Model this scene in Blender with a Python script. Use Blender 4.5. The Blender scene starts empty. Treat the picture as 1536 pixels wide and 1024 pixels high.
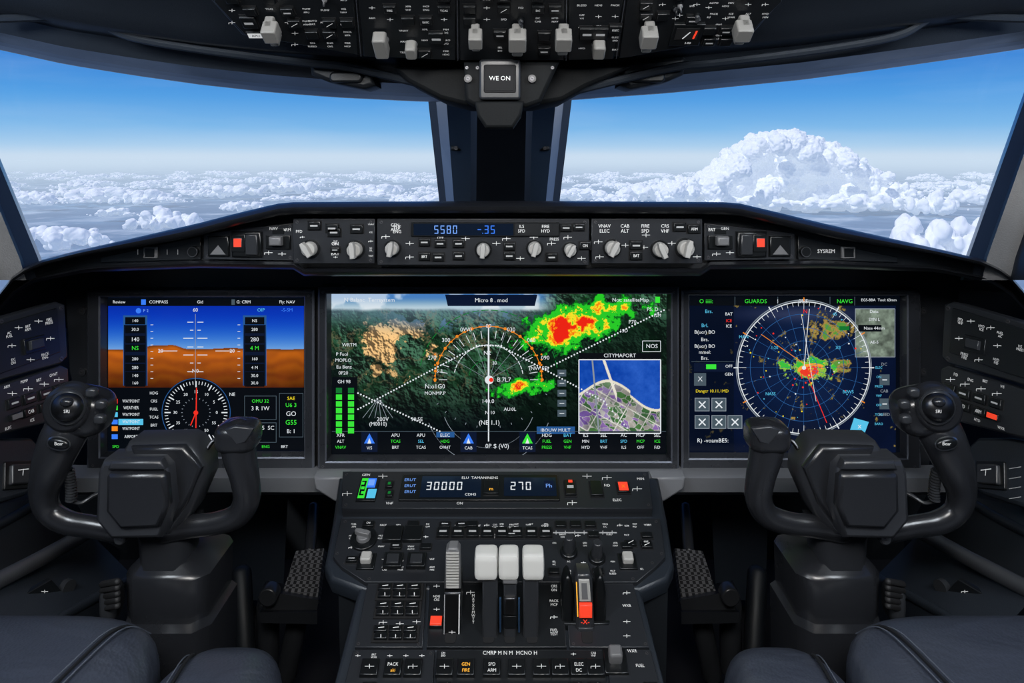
import bpy, bmesh, math, random
import numpy as np
from mathutils import Vector, Matrix

F=1024.0; CX=768.0; HY=235.0; CZ=1.15
CAM=Vector((0,0,CZ))
rnd=random.Random(7)
scene=bpy.context.scene
def W(px,py,Y): return Vector(((px-CX)/F*Y, Y, CZ-(py-HY)/F*Y))
def lin(c):
    return tuple((v/255/12.92 if v/255<=0.04045 else ((v/255+0.055)/1.055)**2.4) for v in c)

# ------------------------------------------------------------- materials
MATS={}
def pm(name,col,rough=.5,metal=0,em=None,es=0,bump=0,bscale=300,var=0,coat=0,spec=.5):
    m=bpy.data.materials.new(name); m.use_nodes=True
    nt=m.node_tree; b=nt.nodes['Principled BSDF']
    b.inputs['Base Color'].default_value=(*col,1)
    b.inputs['Roughness'].default_value=rough
    b.inputs['Metallic'].default_value=metal
    b.inputs['Specular IOR Level'].default_value=spec
    if coat: b.inputs['Coat Weight'].default_value=coat; b.inputs['Coat Roughness'].default_value=.2
    if em is not None:
        b.inputs['Emission Color'].default_value=(*em,1); b.inputs['Emission Strength'].default_value=es
    tc=nt.nodes.new('ShaderNodeTexCoord')
    if bump or var:
        n=nt.nodes.new('ShaderNodeTexNoise'); n.inputs['Scale'].default_value=bscale; n.inputs['Detail'].default_value=3
        nt.links.new(tc.outputs['Object'],n.inputs['Vector'])
        if bump:
            bp=nt.nodes.new('ShaderNodeBump'); bp.inputs['Strength'].default_value=bump; bp.inputs['Distance'].default_value=.001
            nt.links.new(n.outputs['Fac'],bp.inputs['Height']); nt.links.new(bp.outputs['Normal'],b.inputs['Normal'])
        if var:
            n2=nt.nodes.new('ShaderNodeTexNoise'); n2.inputs['Scale'].default_value=9; n2.inputs['Detail'].default_value=5
            nt.links.new(tc.outputs['Object'],n2.inputs['Vector'])
            mr=nt.nodes.new('ShaderNodeMapRange'); mr.inputs['To Min'].default_value=max(0,rough-var); mr.inputs['To Max'].default_value=rough+var
            nt.links.new(n2.outputs['Fac'],mr.inputs['Value']); nt.links.new(mr.outputs['Result'],b.inputs['Roughness'])
    MATS[name]=m; return m
pm('shell_plastic',(.018,.023,.031),.38,bump=.25,bscale=500,var=.1)
pm('post_plastic',(.012,.016,.023),.42,bump=.2,bscale=500,var=.1)
pm('shell_dark',(.007,.009,.012),.5,bump=.2,bscale=400)
pm('matte_black',(.005,.006,.007),.7,bump=.2,bscale=500,spec=.2)
pm('glare_plastic',(.011,.012,.015),.32,bump=.3,bscale=600,var=.08)
pm('panel_black',(.0085,.010,.012),.34,bump=.15,bscale=700,var=.06)
pm('panel_grey',(.017,.019,.023),.34,bump=.15,bscale=700,var=.06)
pm('shelf_grey',(.19,.195,.21),.42,bump=.2,bscale=500,var=.08)
pm('post_blue',(.055,.085,.13),.35,bump=.1,var=.08)
pm('post_rim',(.10,.145,.22),.3)
pm('bezel',(.022,.024,.029),.28,var=.06)
pm('bezel_edge',(.15,.16,.19),.25,metal=.6)
pm('button_black',(.006,.007,.008),.28)
pm('button_grey',(.04,.042,.047),.4)
pm('knob_light',(.42,.41,.39),.42,bump=.1)
pm('toggle_grey',(.20,.195,.185),.45,bump=.1)
pm('knob_mid',(.15,.15,.155),.35)
pm('knob_dark',(.026,.028,.032),.28)
pm('knob_white',(.70,.69,.66),.35)
pm('metal_dark',(.12,.12,.125),.35,metal=1)
pm('metal_light',(.6,.6,.6),.3,metal=1,)
pm('frame_blue',(.03,.07,.14),.3,metal=.5)
pm('yoke_black',(.015,.016,.019),.26,bump=.12,bscale=900,var=.06,coat=.25)
pm('yoke_grey',(.026,.028,.033),.32,bump=.15,bscale=900,var=.06)
pm('rubber',(.010,.010,.011),.6,bump=.5,bscale=700)
pm('seam_thread',(.10,.115,.15),.6)
pm('seam_groove',(.005,.006,.009),.7)
pm('void_black',(.003,.003,.004),.8)
pm('screw',(.12,.12,.13),.35,metal=.8)
pm('legend',(.62,.62,.60),.6,em=(.9,.92,.95),es=.30)
pm('legend_dim',(.35,.35,.35),.6,em=(.8,.85,.9),es=.10)
pm('lamp_red',(.6,.03,.02),.4,em=(1,.07,.02),es=.6)
pm('lamp_amber',(.6,.3,.02),.4,em=(1,.45,.05),es=.8)
pm('lcd_glass',(.003,.005,.010),.12,em=(.02,.05,.12),es=.12)
pm('floor_carpet',(.010,.010,.012),.9,bump=1,bscale=400)
for n,c in dict(e_white=(232,238,243),e_grey=(140,150,160),e_cyan=(90,200,240),e_blue=(60,130,255),e_green=(60,235,60),e_dgreen=(20,120,50),
    e_yellow=(250,225,40),e_orange=(245,140,35),e_red=(250,50,35),e_navy=(10,22,48),e_black=(5,9,16),e_tile=(75,90,100),e_steel=(40,90,150),e_lblue=(120,170,255)).items():
    pm(n,(0,0,0),.4,em=lin(c),es=.93,spec=.2)

def leather():
    m=bpy.data.materials.new('leather_navy'); m.use_nodes=True; nt=m.node_tree; b=nt.nodes['Principled BSDF']
    b.inputs['Base Color'].default_value=(.044,.052,.074,1); b.inputs['Roughness'].default_value=.36
    tc=nt.nodes.new('ShaderNodeTexCoord')
    v=nt.nodes.new('ShaderNodeTexVoronoi'); v.inputs['Scale'].default_value=280
    n=nt.nodes.new('ShaderNodeTexNoise'); n.inputs['Scale'].default_value=6; n.inputs['Detail'].default_value=3; n.inputs['Distortion'].default_value=1.0
    mp=nt.nodes.new('ShaderNodeMapping'); mp.inputs['Scale'].default_value=(1,1.6,1)
    nt.links.new(tc.outputs['Object'],v.inputs['Vector']); nt.links.new(tc.outputs['Object'],mp.inputs['Vector']); nt.links.new(mp.outputs['Vector'],n.inputs['Vector'])
    b1=nt.nodes.new('ShaderNodeBump'); b1.inputs['Strength'].default_value=.3; b1.inputs['Distance'].default_value=.001
    b2=nt.nodes.new('ShaderNodeBump'); b2.inputs['Strength'].default_value=.45; b2.inputs['Distance'].default_value=.02
    nt.links.new(n.outputs['Fac'],b2.inputs['Height']); nt.links.new(v.outputs['Distance'],b1.inputs['Height'])
    nt.links.new(b2.outputs['Normal'],b1.inputs['Normal']); nt.links.new(b1.outputs['Normal'],b.inputs['Normal'])
    MATS['leather_navy']=m
leather()
def grille():
    m=bpy.data.materials.new('pedal_grip'); m.use_nodes=True; nt=m.node_tree; b=nt.nodes['Principled BSDF']
    tc=nt.nodes.new('ShaderNodeTexCoord'); v=nt.nodes.new('ShaderNodeTexChecker'); v.inputs['Scale'].default_value=160
    v.inputs['Color1'].default_value=(.008,.008,.009,1); v.inputs['Color2'].default_value=(.14,.14,.145,1)
    nt.links.new(tc.outputs['Object'],v.inputs['Vector']); nt.links.new(v.outputs['Color'],b.inputs['Base Color']); b.inputs['Roughness'].default_value=.5
    MATS['pedal_grip']=m
grille()
def glass():
    m=bpy.data.materials.new('windshield_glass'); m.use_nodes=True; nt=m.node_tree; nt.nodes.clear()
    o=nt.nodes.new('ShaderNodeOutputMaterial'); mx=nt.nodes.new('ShaderNodeMixShader'); t=nt.nodes.new('ShaderNodeBsdfTransparent'); g=nt.nodes.new('ShaderNodeBsdfGlossy')
    g.inputs['Roughness'].default_value=.02; mx.inputs[0].default_value=.02; t.inputs['Color'].default_value=(.97,.985,1,1)
    nt.links.new(t.outputs[0],mx.inputs[1]); nt.links.new(g.outputs[0],mx.inputs[2]); nt.links.new(mx.outputs[0],o.inputs[0])
    MATS['windshield_glass']=m
glass()

# ------------------------------------------------------------- text cache
TC={}
def tmesh(s):
    if s in TC: return TC[s]
    c=bpy.data.curves.new('t','FONT'); c.body=s; c.size=1; c.align_x='CENTER'; c.align_y='CENTER'; c.resolution_u=2
    o=bpy.data.objects.new('t',c); scene.collection.objects.link(o)
    me=bpy.data.meshes.new_from_object(o)
    vs=[(v.co.x,v.co.y) for v in me.vertices]; fs=[tuple(p.vertices) for p in me.polygons]
    bpy.data.objects.remove(o); bpy.data.meshes.remove(me); bpy.data.curves.remove(c)
    TC[s]=(vs,fs); return TC[s]

class Fr:
    def __init__(s,o,u,v):
        s.o=Vector(o); s.u=Vector(u).normalized(); v=Vector(v); s.v=(v-s.u*v.dot(s.u)).normalized(); s.n=s.u.cross(s.v)
    def P(s,u,v,w=0): return s.o+s.u*u+s.v*v+s.n*w
    def uv(s,px,py):
        d=Vector(((px-CX)/F,1,-(py-HY)/F)); t=(s.o-CAM).dot(s.n)/d.dot(s.n); q=CAM+d*t-s.o
        return (q.dot(s.u),q.dot(s.v))
    def sc(s,px,py): return abs(s.uv(px+.5,py)[0]-s.uv(px-.5,py)[0])
def frV(Y): return Fr(W(CX,HY,Y),(1,0,0),(0,0,1))
def fr3(a,b,c): return Fr(a,b-a,c-a)

def inset(pts,d):
    n=len(pts); out=[]
    for i in range(n):
        p0=Vector(pts[i-1]);p1=Vector(pts[i]);p2=Vector(pts[(i+1)%n])
        e1=(p1-p0); e2=(p2-p1)
        if e1.length<1e-9 or e2.length<1e-9: out.append(tuple(p1)); continue
        e1.normalize(); e2.normalize()
        n1=Vector((-e1.y,e1.x)); n2=Vector((-e2.y,e2.x)); b=n1+n2
        if b.length<1e-6: b=n1
        b.normalize(); k=d/max(.4,b.dot(n1)); out.append(tuple(p1+b*k))
    return out

class MB:
    def __init__(s,name): s.name=name; s.v=[]; s.f=[]; s.m=[]; s.mats=[]
    def mi(s,mat):
        if mat not in s.mats: s.mats.append(mat)
        return s.mats.index(mat)
    def add(s,vs,fs,mat):
        b=len(s.v); s.v.extend([tuple(x) for x in vs]); k=s.mi(mat)
        for f in fs: s.f.append(tuple(b+i for i in f)); s.m.append(k)
    def uvpoly(s,fr,pts,w,mat): s.add([fr.P(u,v,w) for u,v in pts],[tuple(range(len(pts)))],mat)
    def poly(s,fr,pp,w,mat): s.uvpoly(fr,[fr.uv(*p) for p in pp],w,mat)
    def uvprism(s,fr,pts,w0,w1,mat,b=0,top=None):
        a=sum(pts[i-1][0]*pts[i][1]-pts[i][0]*pts[i-1][1] for i in range(len(pts)))
        if a<0: pts=pts[::-1]
        n=len(pts); L=[(pts,w0)]
        if b>0: L+=[(pts,w1-b),(inset(pts,b*.35),w1-b*.3),(inset(pts,b),w1)]
        else: L+=[(pts,w1)]
        vs=[]
        for ps,w in L: vs+=[fr.P(u,v,w) for u,v in ps]
        fs=[]
        for k in range(len(L)-1):
            for i in range(n):
                j=(i+1)%n; fs.append((k*n+i,k*n+j,(k+1)*n+j,(k+1)*n+i))
        fs.append(tuple(range(n))[::-1])
        s.add(vs,fs,mat)
        t=(len(L)-1)*n
        s.add([vs[t+i] for i in range(n)],[tuple(range(n))],top or mat)
    def prism(s,fr,pp,w0,w1,mat,b=0,top=None): s.uvprism(fr,[fr.uv(*p) for p in pp],w0,w1,mat,b,top)
    def rc(s,fr,x0,y0,x1,y1):
        xc,yc=(x0+x1)/2,(y0+y1)/2
        a=fr.uv(x0,yc);b=fr.uv(x1,yc);c=fr.uv(xc,y1);d=fr.uv(xc,y0)
        u0,u1,v0,v1=a[0],b[0],c[1],d[1]
        return [(u0,v0),(u1,v0),(u1,v1),(u0,v1)]
    def rect(s,fr,x0,y0,x1,y1,w,mat): s.uvpoly(fr,s.rc(fr,x0,y0,x1,y1),w,mat)
    def box(s,fr,x0,y0,x1,y1,w0,w1,mat,b=.0008,top=None): s.uvprism(fr,s.rc(fr,x0,y0,x1,y1),w0,w1,mat,b,top)
    def rbox(s,fr,x0,y0,x1,y1,r,w0,w1,mat,b=.0008,top=None):
        q=s.rc(fr,x0,y0,x1,y1); k=fr.sc((x0+x1)/2,(y0+y1)/2)*r; pts=[]
        (u0,v0),(u1,_),(_,v1),_=q
        for cx,cy,a0 in ((u1-k,v0+k,-90),(u1-k,v1-k,0),(u0+k,v1-k,90),(u0+k,v0+k,180)):
            for i in range(5):
                a=math.radians(a0+i*22.5); pts.append((cx+k*math.cos(a),cy+k*math.sin(a)))
        s.uvprism(fr,pts,w0,w1,mat,b,top)
    def cyl(s,fr,cx,cy,r,w0,w1,mat,seg=20,r2=None,b=0,top=None):
        u,v=fr.uv(cx,cy); k=fr.sc(cx,cy); r=r*k; r2=r if r2 is None else r2*k
        L=[(r,w0),(r2,w1-b)]
        if b: L+=[(r2-b*.35,w1-b*.3),(r2-b,w1)]
        vs=[];fs=[]
        for rr,w in L:
            for i in range(seg):
                a=2*math.pi*i/seg; vs.append(fr.P(u+rr*math.cos(a),v+rr*math.sin(a),w))
        for q in range(len(L)-1):
            for i in range(seg):
                j=(i+1)%seg; fs.append((q*seg+i,q*seg+j,(q+1)*seg+j,(q+1)*seg+i))
        s.add(vs,fs,mat); s.add(vs[-seg:],[tuple(range(seg))],top or mat)
    def disc(s,fr,cx,cy,r,w,mat,seg=24):
        u,v=fr.uv(cx,cy); r*=fr.sc(cx,cy)
        s.uvpoly(fr,[(u+r*math.cos(2*math.pi*i/seg),v+r*math.sin(2*math.pi*i/seg)) for i in range(seg)],w,mat)
    def ring(s,fr,cx,cy,r0,r1,w,mat,a0=0,a1=360,seg=64):
        u,v=fr.uv(cx,cy); k=fr.sc(cx,cy); vs=[];fs=[]
        for i in range(seg+1):
            a=math.radians(a0+(a1-a0)*i/seg)
            vs+=[fr.P(u+r0*k*math.cos(a),v+r0*k*math.sin(a),w),fr.P(u+r1*k*math.cos(a),v+r1*k*math.sin(a),w)]
            if i: fs.append((2*i-2,2*i-1,2*i+1,2*i))
        s.add(vs,fs,mat)
    def line(s,fr,pp,wd,w,mat):
        for a,b in zip(pp[:-1],pp[1:]):
            p=Vector(fr.uv(*a));q=Vector(fr.uv(*b));d=q-p
            if d.length<1e-7: continue
            k=fr.sc(*a)*wd/2; n=Vector((-d.y,d.x)).normalized()*k
            s.uvpoly(fr,[tuple(p-n),tuple(q-n),tuple(q+n),tuple(p+n)],w,mat)
    def dots(s,fr,a,b,n,r,w,mat):
        for i in range(n):
            t=i/(n-1); s.disc(fr,a[0]+(b[0]-a[0])*t,a[1]+(b[1]-a[1])*t,r,w,mat,6)
    def tick(s,fr,cx,cy,r0,r1,ang,wd,w,mat):
        a=math.radians(ang); s.line(fr,[(cx+r0*math.cos(a),cy-r0*math.sin(a)),(cx+r1*math.cos(a),cy-r1*math.sin(a))],wd,w,mat)
    def text(s,fr,t,cx,cy,h,w,mat,wx=1.0):
        vs,fs=tmesh(t); u,v=fr.uv(cx,cy); k=fr.sc(cx,cy)*h/.7
        s.add([fr.P(u+x*k*wx,v+y*k,w) for x,y in vs],fs,mat)
    def seg7(s,fr,t,cx,cy,h,w,mat):
        k=fr.sc(cx,cy); hh=h*k; ww=hh*.5; gap=hh*.26; th=hh*.11; u0,v0=fr.uv(cx,cy)
        tot=sum(ww+gap if c!='.' else gap for c in t)-gap; x=u0-tot/2
        SG={'0':'abcdef','1':'bc','2':'abged','3':'abgcd','4':'fgbc','5':'afgcd','6':'afgcde','7':'abc','8':'abcdefg','9':'abcfgd','-':'g'}
        for c in t:
            if c=='.': s.uvpoly(fr,[(x-gap*.6,v0-hh/2),(x-gap*.6+th,v0-hh/2),(x-gap*.6+th,v0-hh/2+th),(x-gap*.6,v0-hh/2+th)],w,mat); x+=gap*.4; continue
            R={'a':(x+th*.3,v0+hh/2-th,x+ww-th*.3,v0+hh/2),'g':(x+th*.3,v0-th/2,x+ww-th*.3,v0+th/2),'d':(x+th*.3,v0-hh/2,x+ww-th*.3,v0-hh/2+th),
               'f':(x,v0+th*.4,x+th,v0+hh/2-th*.3),'b':(x+ww-th,v0+th*.4,x+ww,v0+hh/2-th*.3),'e':(x,v0-hh/2+th*.3,x+th,v0-th*.4),'c':(x+ww-th,v0-hh/2+th*.3,x+ww,v0-th*.4)}
            for q in SG[c]:
                a,b,c_,d=R[q]; s.uvpoly(fr,[(a,b),(c_,b),(c_,d),(a,d)],w,mat)
            x+=ww+gap
    def grid(s,rows,mat,close=False):
        R=len(rows);C=len(rows[0]); vs=[p for r in rows for p in r]; fs=[]
        for i in range(R-1):
            for j in range(C if close else C-1):
                k=(j+1)%C; fs.append((i*C+j,i*C+k,(i+1)*C+k,(i+1)*C+j))
        s.add(vs,fs,mat)
    def tube(s,pts,rad,mat,seg=16,sub=6,flat=1.0,cap=True,up=(0,-1,0)):
        P=[Vector(p) for p in pts]; n=len(P); Q=[];R=[]
        for i in range(n-1):
            p0=P[max(i-1,0)];p1=P[i];p2=P[i+1];p3=P[min(i+2,n-1)]
            r0=rad[max(i-1,0)];r1=rad[i];r2=rad[i+1];r3=rad[min(i+2,n-1)]
            for k in range(sub):
                t=k/sub; f=lambda a,b,c,d: .5*((2*b)+(c-a)*t+(2*a-5*b+4*c-d)*t*t+(3*b-a-3*c+d)*t**3)
                Q.append(Vector([f(p0[j],p1[j],p2[j],p3[j]) for j in range(3)])); R.append(f(r0,r1,r2,r3))
        Q.append(P[-1]);R.append(rad[-1])
        if cap:
            d0=(Q[0]-Q[1]).normalized(); d1=(Q[-1]-Q[-2]).normalized(); a=[];b=[]
            for t in (90,70,45,22): a.append((Q[0]+d0*R[0]*math.sin(math.radians(t))*.8,R[0]*max(.02,math.cos(math.radians(t)))))
            for t in (22,45,70,90): b.append((Q[-1]+d1*R[-1]*math.sin(math.radians(t))*.8,R[-1]*max(.02,math.cos(math.radians(t)))))
            Q=[x[0] for x in a]+Q+[x[0] for x in b]; R=[x[1] for x in a]+R+[x[1] for x in b]
        rows=[]; up=Vector(up)
        for i in range(len(Q)):
            d=(Q[min(i+1,len(Q)-1)]-Q[max(i-1,0)]).normalized()
            x=d.cross(up)
            if x.length<1e-4: x=d.cross(Vector((1,0,0)))
            x.normalize(); y=x.cross(d).normalized()
            rows.append([Q[i]+x*R[i]*math.cos(2*math.pi*k/seg)+y*R[i]*flat*math.sin(2*math.pi*k/seg) for k in range(seg)])
        s.grid(rows,mat,True)
    def puff(s,c,r,mat,p=4,N=14,rot=None,fn=None):
        idx={};vs=[];fs=[]
        def vid(x,y,z):
            k=(round(x,5),round(y,5),round(z,5))
            if k not in idx:
                d=(abs(x)**p+abs(y)**p+abs(z)**p)**(1/p); q=Vector((x/d,y/d,z/d))
                if fn: q=fn(q)
                q=Vector((q.x*r[0],q.y*r[1],q.z*r[2]))
                if rot: q=rot@q
                idx[k]=len(vs); vs.append(Vector(c)+q)
            return idx[k]
        for ax in range(3):
            for sg in (-1,1):
                for i in range(N):
                    for j in range(N):
                        q=[]
                        for a,b in ((i,j),(i+1,j),(i+1,j+1),(i,j+1)):
                            A=math.tan((a/N*2-1)*math.pi/4);B=math.tan((b/N*2-1)*math.pi/4); t=[0,0,0]
                            t[ax]=sg;t[(ax+1)%3]=A;t[(ax+2)%3]=B; q.append(vid(*t))
                        fs.append(tuple(q if sg>0 else q[::-1]))
        s.add(vs,fs,mat)
    def hexa(s,a,b,mat):
        n=len(a); vs=list(a)+list(b); fs=[tuple(range(n))[::-1],tuple(range(n,2*n))]
        for i in range(n):
            j=(i+1)%n; fs.append((i,j,n+j,n+i))
        s.add(vs,fs,mat)
    def build(s,parent=None,ang=40,flip=False):
        me=bpy.data.meshes.new(s.name); me.from_pydata(s.v,[],s.f)
        for m in s.mats: me.materials.append(MATS[m])
        me.polygons.foreach_set('material_index',s.m)
        me.polygons.foreach_set('use_smooth',[True]*len(s.f)); me.update()
        try: me.set_sharp_from_angle(angle=math.radians(ang))
        except Exception as e: print(e)
        o=bpy.data.objects.new(s.name,me); scene.collection.objects.link(o)
        if parent: o.parent=parent
        return o

WORDS="ENG APU FUEL ICE HYD ELEC PACK BLEED TEST AUTO ON OFF VHF NAV HDG ALT SPD V/S ILS BRT CAB PRESS PUMP FIRE ARM GEN BAT OVHT DC AC XFR SEL MIN BARO LNAV VNAV CRS A/T F/D MCP WXR TCAS".split()
def label(mb,fr,x,y,h,w,mat='legend',n=1):
    for i in range(n):
        mb.text(fr,rnd.choice(WORDS),x,y+i*h*1.45,h,w,mat,wx=.95)
def screw(mb,fr,x,y,r,w):
    mb.cyl(fr,x,y,r,w,w+.0008,'screw',10); mb.line(fr,[(x-r*.6,y-r*.3),(x+r*.6,y+r*.3)],r*.3,w+.001,'void_black')
def button(mb,fr,x,y,a,b,w,kind=0):
    mb.box(fr,x-a-1.5,y-b-1.5,x+a+1.5,y+b+1.5,w,w+.0006,'void_black',0)
    mb.box(fr,x-a,y-b,x+a,y+b,w,w+.005,'button_black',.001)
    if kind==1: mb.text(fr,rnd.choice(WORDS),x,y,min(4.2,b*.8),w+.0053,'legend',wx=.8)
    if kind==2: mb.rect(fr,x-a*.6,y-b*.2,x+a*.6,y+b*.2,w+.0053,'legend_dim')
    if kind==3: mb.line(fr,[(x-a*.5,y+b*.5),(x+a*.5,y-b*.5)],.8,w+.0053,'legend')
def bracket(mb,fr,x,y,s,w):
    mb.line(fr,[(x-s,y),(x+s,y)],.75,w,'legend'); mb.line(fr,[(x,y-s*.5),(x,y+s*.5)],.75,w,'legend')
    if rnd.random()<.5: mb.line(fr,[(x-s,y),(x-s,y+s*.5)],.75,w,'legend')
def knob(mb,fr,x,y,r,w,mat='knob_light',ang=None,h=.022):
    mb.cyl(fr,x,y,r*1.25,w,w+.003,'button_black',24)
    mb.cyl(fr,x,y,r,w+.002,w+h*.55,mat,24,r2=r*.92,b=.0015)
    a=rnd.uniform(-.6,.6) if ang is None else ang
    u,v=fr.uv(x,y);k=fr.sc(x,y)*r; c,sn=math.cos(a),math.sin(a)
    pts=[(-.32,-.95),(.32,-.95),(.38,.5),(.2,1.15),(-.2,1.15),(-.38,.5)]
    mb.uvprism(fr,[(u+(p*c-q*sn)*k,v+(p*sn+q*c)*k) for p,q in pts],w+h*.5,w+h,mat,.0012)
def toggle(mb,fr,x,y,a,b,w,mat='toggle_grey',h=.03):
    mb.cyl(fr,x,y+b*.2,a*.9,w,w+.006,'knob_mid',16)
    mb.rbox(fr,x-a*.62,y-b,x+a*.62,y+b*.5,a*.25,w+.004,w+h*.7,mat,.0012)
    mb.rbox(fr,x-a,y-b,x+a,y-b*.1,a*.25,w+h*.4,w+h,mat,.0015)
def filler(mb,fr,x0,y0,x1,y1,cw,ch,w=.0,pk=(.3,.3,.22,.1,.08)):
    ny=max(1,int((y1-y0)/ch)); nx=max(1,int((x1-x0)/cw))
    for j in range(ny):
        for i in range(nx):
            x=x0+(i+.5)*(x1-x0)/nx; y=y0+(j+.5)*(y1-y0)/ny; r=rnd.random(); s=min(cw,ch)
            if r<pk[0]: label(mb,fr,x,y-s*.12,s*.22,w+.0004,n=2 if rnd.random()<.6 else 1)
            elif r<pk[0]+pk[1]: button(mb,fr,x,y,cw*.36,ch*.32,w,rnd.choice((0,0,1,2,3)))
            elif r<sum(pk[:3]): bracket(mb,fr,x,y,s*.3,w+.0004)
            elif r<sum(pk[:4]): knob(mb,fr,x,y,s*.26,w,rnd.choice(('knob_dark','knob_mid')),h=.012)
            else: label(mb,fr,x,y,s*.24,w+.0004); 
def panel(mb,fr,pp,w,mat='panel_black',th=.006,scr=True):
    mb.prism(fr,pp,w-th,w,mat,.001)
    if scr:
        cx=sum(p[0] for p in pp)/len(pp);cy=sum(p[1] for p in pp)/len(pp)
        for p in pp:
            dx,dy=cx-p[0],cy-p[1]
            screw(mb,fr,p[0]+math.copysign(6,dx),p[1]+math.copysign(5,dy),2.4,w)
def R4(x0,y0,x1,y1): return [(x0,y0),(x1,y0),(x1,y1),(x0,y1)]
def interp(tab,x):
    xs=[t[0] for t in tab]; ys=[t[1] for t in tab]; return float(np.interp(x,xs,ys))

# ============================================================= SHELL
E=[(-500,-40),(-300,15),(0,75),(100,97),(200,113),(300,127),(400,138),(500,146),(600,151),(645,153),(850,151),(900,147),(1000,140),(1100,130),(1200,120),(1300,107),(1400,93),(1536,73),(1836,15),(2036,-40)]
cols=list(range(-480,2020,30))
mb=MB('ceiling')
spec=[(0,1.20),(-1,1.13),(-7,1.10),(-12,1.075),(-22,1.02),(-26,1.0),(-52,.985),(-66,.93),(-90,.91),(-180,.80),(-300,.62)]
rows=[]
for dy,Y in spec: rows.append([W(x,interp(E,x)+dy,Y) for x in cols])
mb.grid(rows[:2],'shell_plastic'); mb.grid(rows[1:3],'post_rim'); mb.grid(rows[2:4],'post_blue'); mb.grid(rows[3:],'shell_plastic')
last=rows[-1]
def ext(p,y,z): return Vector((p.x*1.6,y,z))
mb.grid([last,[ext(p,.2,CZ+.48) for p in last],[ext(p,-2.42,CZ+.5) for p in last]],'shell_plastic')
mb.grid([rows[0],[p+Vector((0,.03,.12)) for p in rows[0]],[Vector((p.x*1.5,.3,CZ+.62)) for p in rows[0]],[Vector((p.x*1.5,-2.42,CZ+.62)) for p in rows[0]]],'shell_dark')
for tab in ([(0,28),(130,25),(150,33),(195,55),(300,74),(450,93),(520,100),(600,118),(690,140)],):
    for m in (0,1):
        pts=[W((1536-x) if m else x,y,.955) for x,y in tab]
        mb.tube(pts,[.006]*len(pts),'shell_plastic',8,4,up=(0,0,1))
ceiling=mb.build()

for m in (0,1):
    X=(lambda x:1492-x) if m else (lambda x:x)
    mb=MB('sun_visor_mount'); f=frV(.97)
    mb.prism(f,[(X(462),88),(X(470),84),(X(550),92),(X(560),104),(X(562),128),(X(545),133),(X(490),122),(X(466),112)],-.05,.0,'shell_dark',.006)
    mb.rbox(f,min(X(495),X(545)),108,max(X(495),X(545)),124,7,.0,.006,'panel_black',.003)
    mb.build()

# overhead panel
fo=Fr(W(768,90,.90),(1,0,0),W(768,-80,.74)-W(768,90,.90))
mb=MB('overhead_panel')
mb.prism(fo,[(300,-80),(312,0),(362,56),(545,86),(690,92),(846,92),(945,88),(1130,55),(1178,0),(1195,-80)],-.05,-.002,'shell_dark',.004)
secs=[[(318,-78),(322,0),(368,50),(538,80),(524,-78)],[(531,-78),(546,82),(684,88),(682,-78)],[(688,-78),(690,88),(846,88),(848,-78)],[(854,-78),(852,88),(920,86),(946,-78)],[(952,-78),(928,85),(940,84),(1122,50),(1172,0),(1178,-78)]]
for s_ in secs: panel(mb,fo,s_,.003,'panel_black',.006,False)
for x0,y0,x1,y1 in ((335,-70,530,40),(430,22,535,72),(545,-70,680,35),(692,-70,845,35),(860,-70,935,80),(955,-70,1160,28),(1000,0,1100,66),(590,35,685,84),(735,35,765,82),(800,38,832,82),(1060,28,1095,60)):
    filler(mb,fo,x0,y0,x1,y1,25,16,.003,(.40,.22,.25,.06,.07))
for x,y in ((375,30),(412,66),(560,-20),(470,45)): screw(mb,fo,x,y,3,.003)
mb.box(fo,372,44,398,54,.003,.005,'button_black',.0006); mb.rect(fo,373.5,45.5,396.5,52.5,.0053,'legend'); mb.text(fo,'APU',385,49,4.5,.0056,'button_black')
for x,y,a,b in ((412,38,11,20),(714,47,10,18),(776,52,13,23),(844,51,12,22),(970,47,12,22),(1109,36,12,20)):
    toggle(mb,fo,x,y,a,b,.003)
for x,y,a,b in ((573,56,10,14),(618,63,8,8),(897,62,9,9)): 
    mb.cyl(fo,x,y,a*1.1,.003,.008,'knob_mid',20); mb.rbox(fo,x-a,y-b,x+a,y+b,4,.006,.022,'toggle_grey',.002)
for x,y in ((655,52),(900,45),(880,45),(375,28)): button(mb,fo,x,y,11,8,.003,2)
mb.box(fo,1006,30,1052,62,.003,.008,'button_black',.001); mb.box(fo,1012,35,1046,52,.008,.0085,'void_black',0)
mb.line(fo,[(1022,50),(1034,40)],2,.0092,'legend'); mb.line(fo,[(1038,50),(1044,38)],3,.0092,'lamp_red'); mb.text(fo,'3.80',1030,57,4,.0086,'legend')
for (a,b) in ((( 528,-78),(542,82)),((685,-78),(687,88)),((850,-78),(849,88)),((948,-78),(924,85))):
    mb.line(fo,[a,b],1.2,.0034,'bezel_edge')
mb.build()

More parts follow.
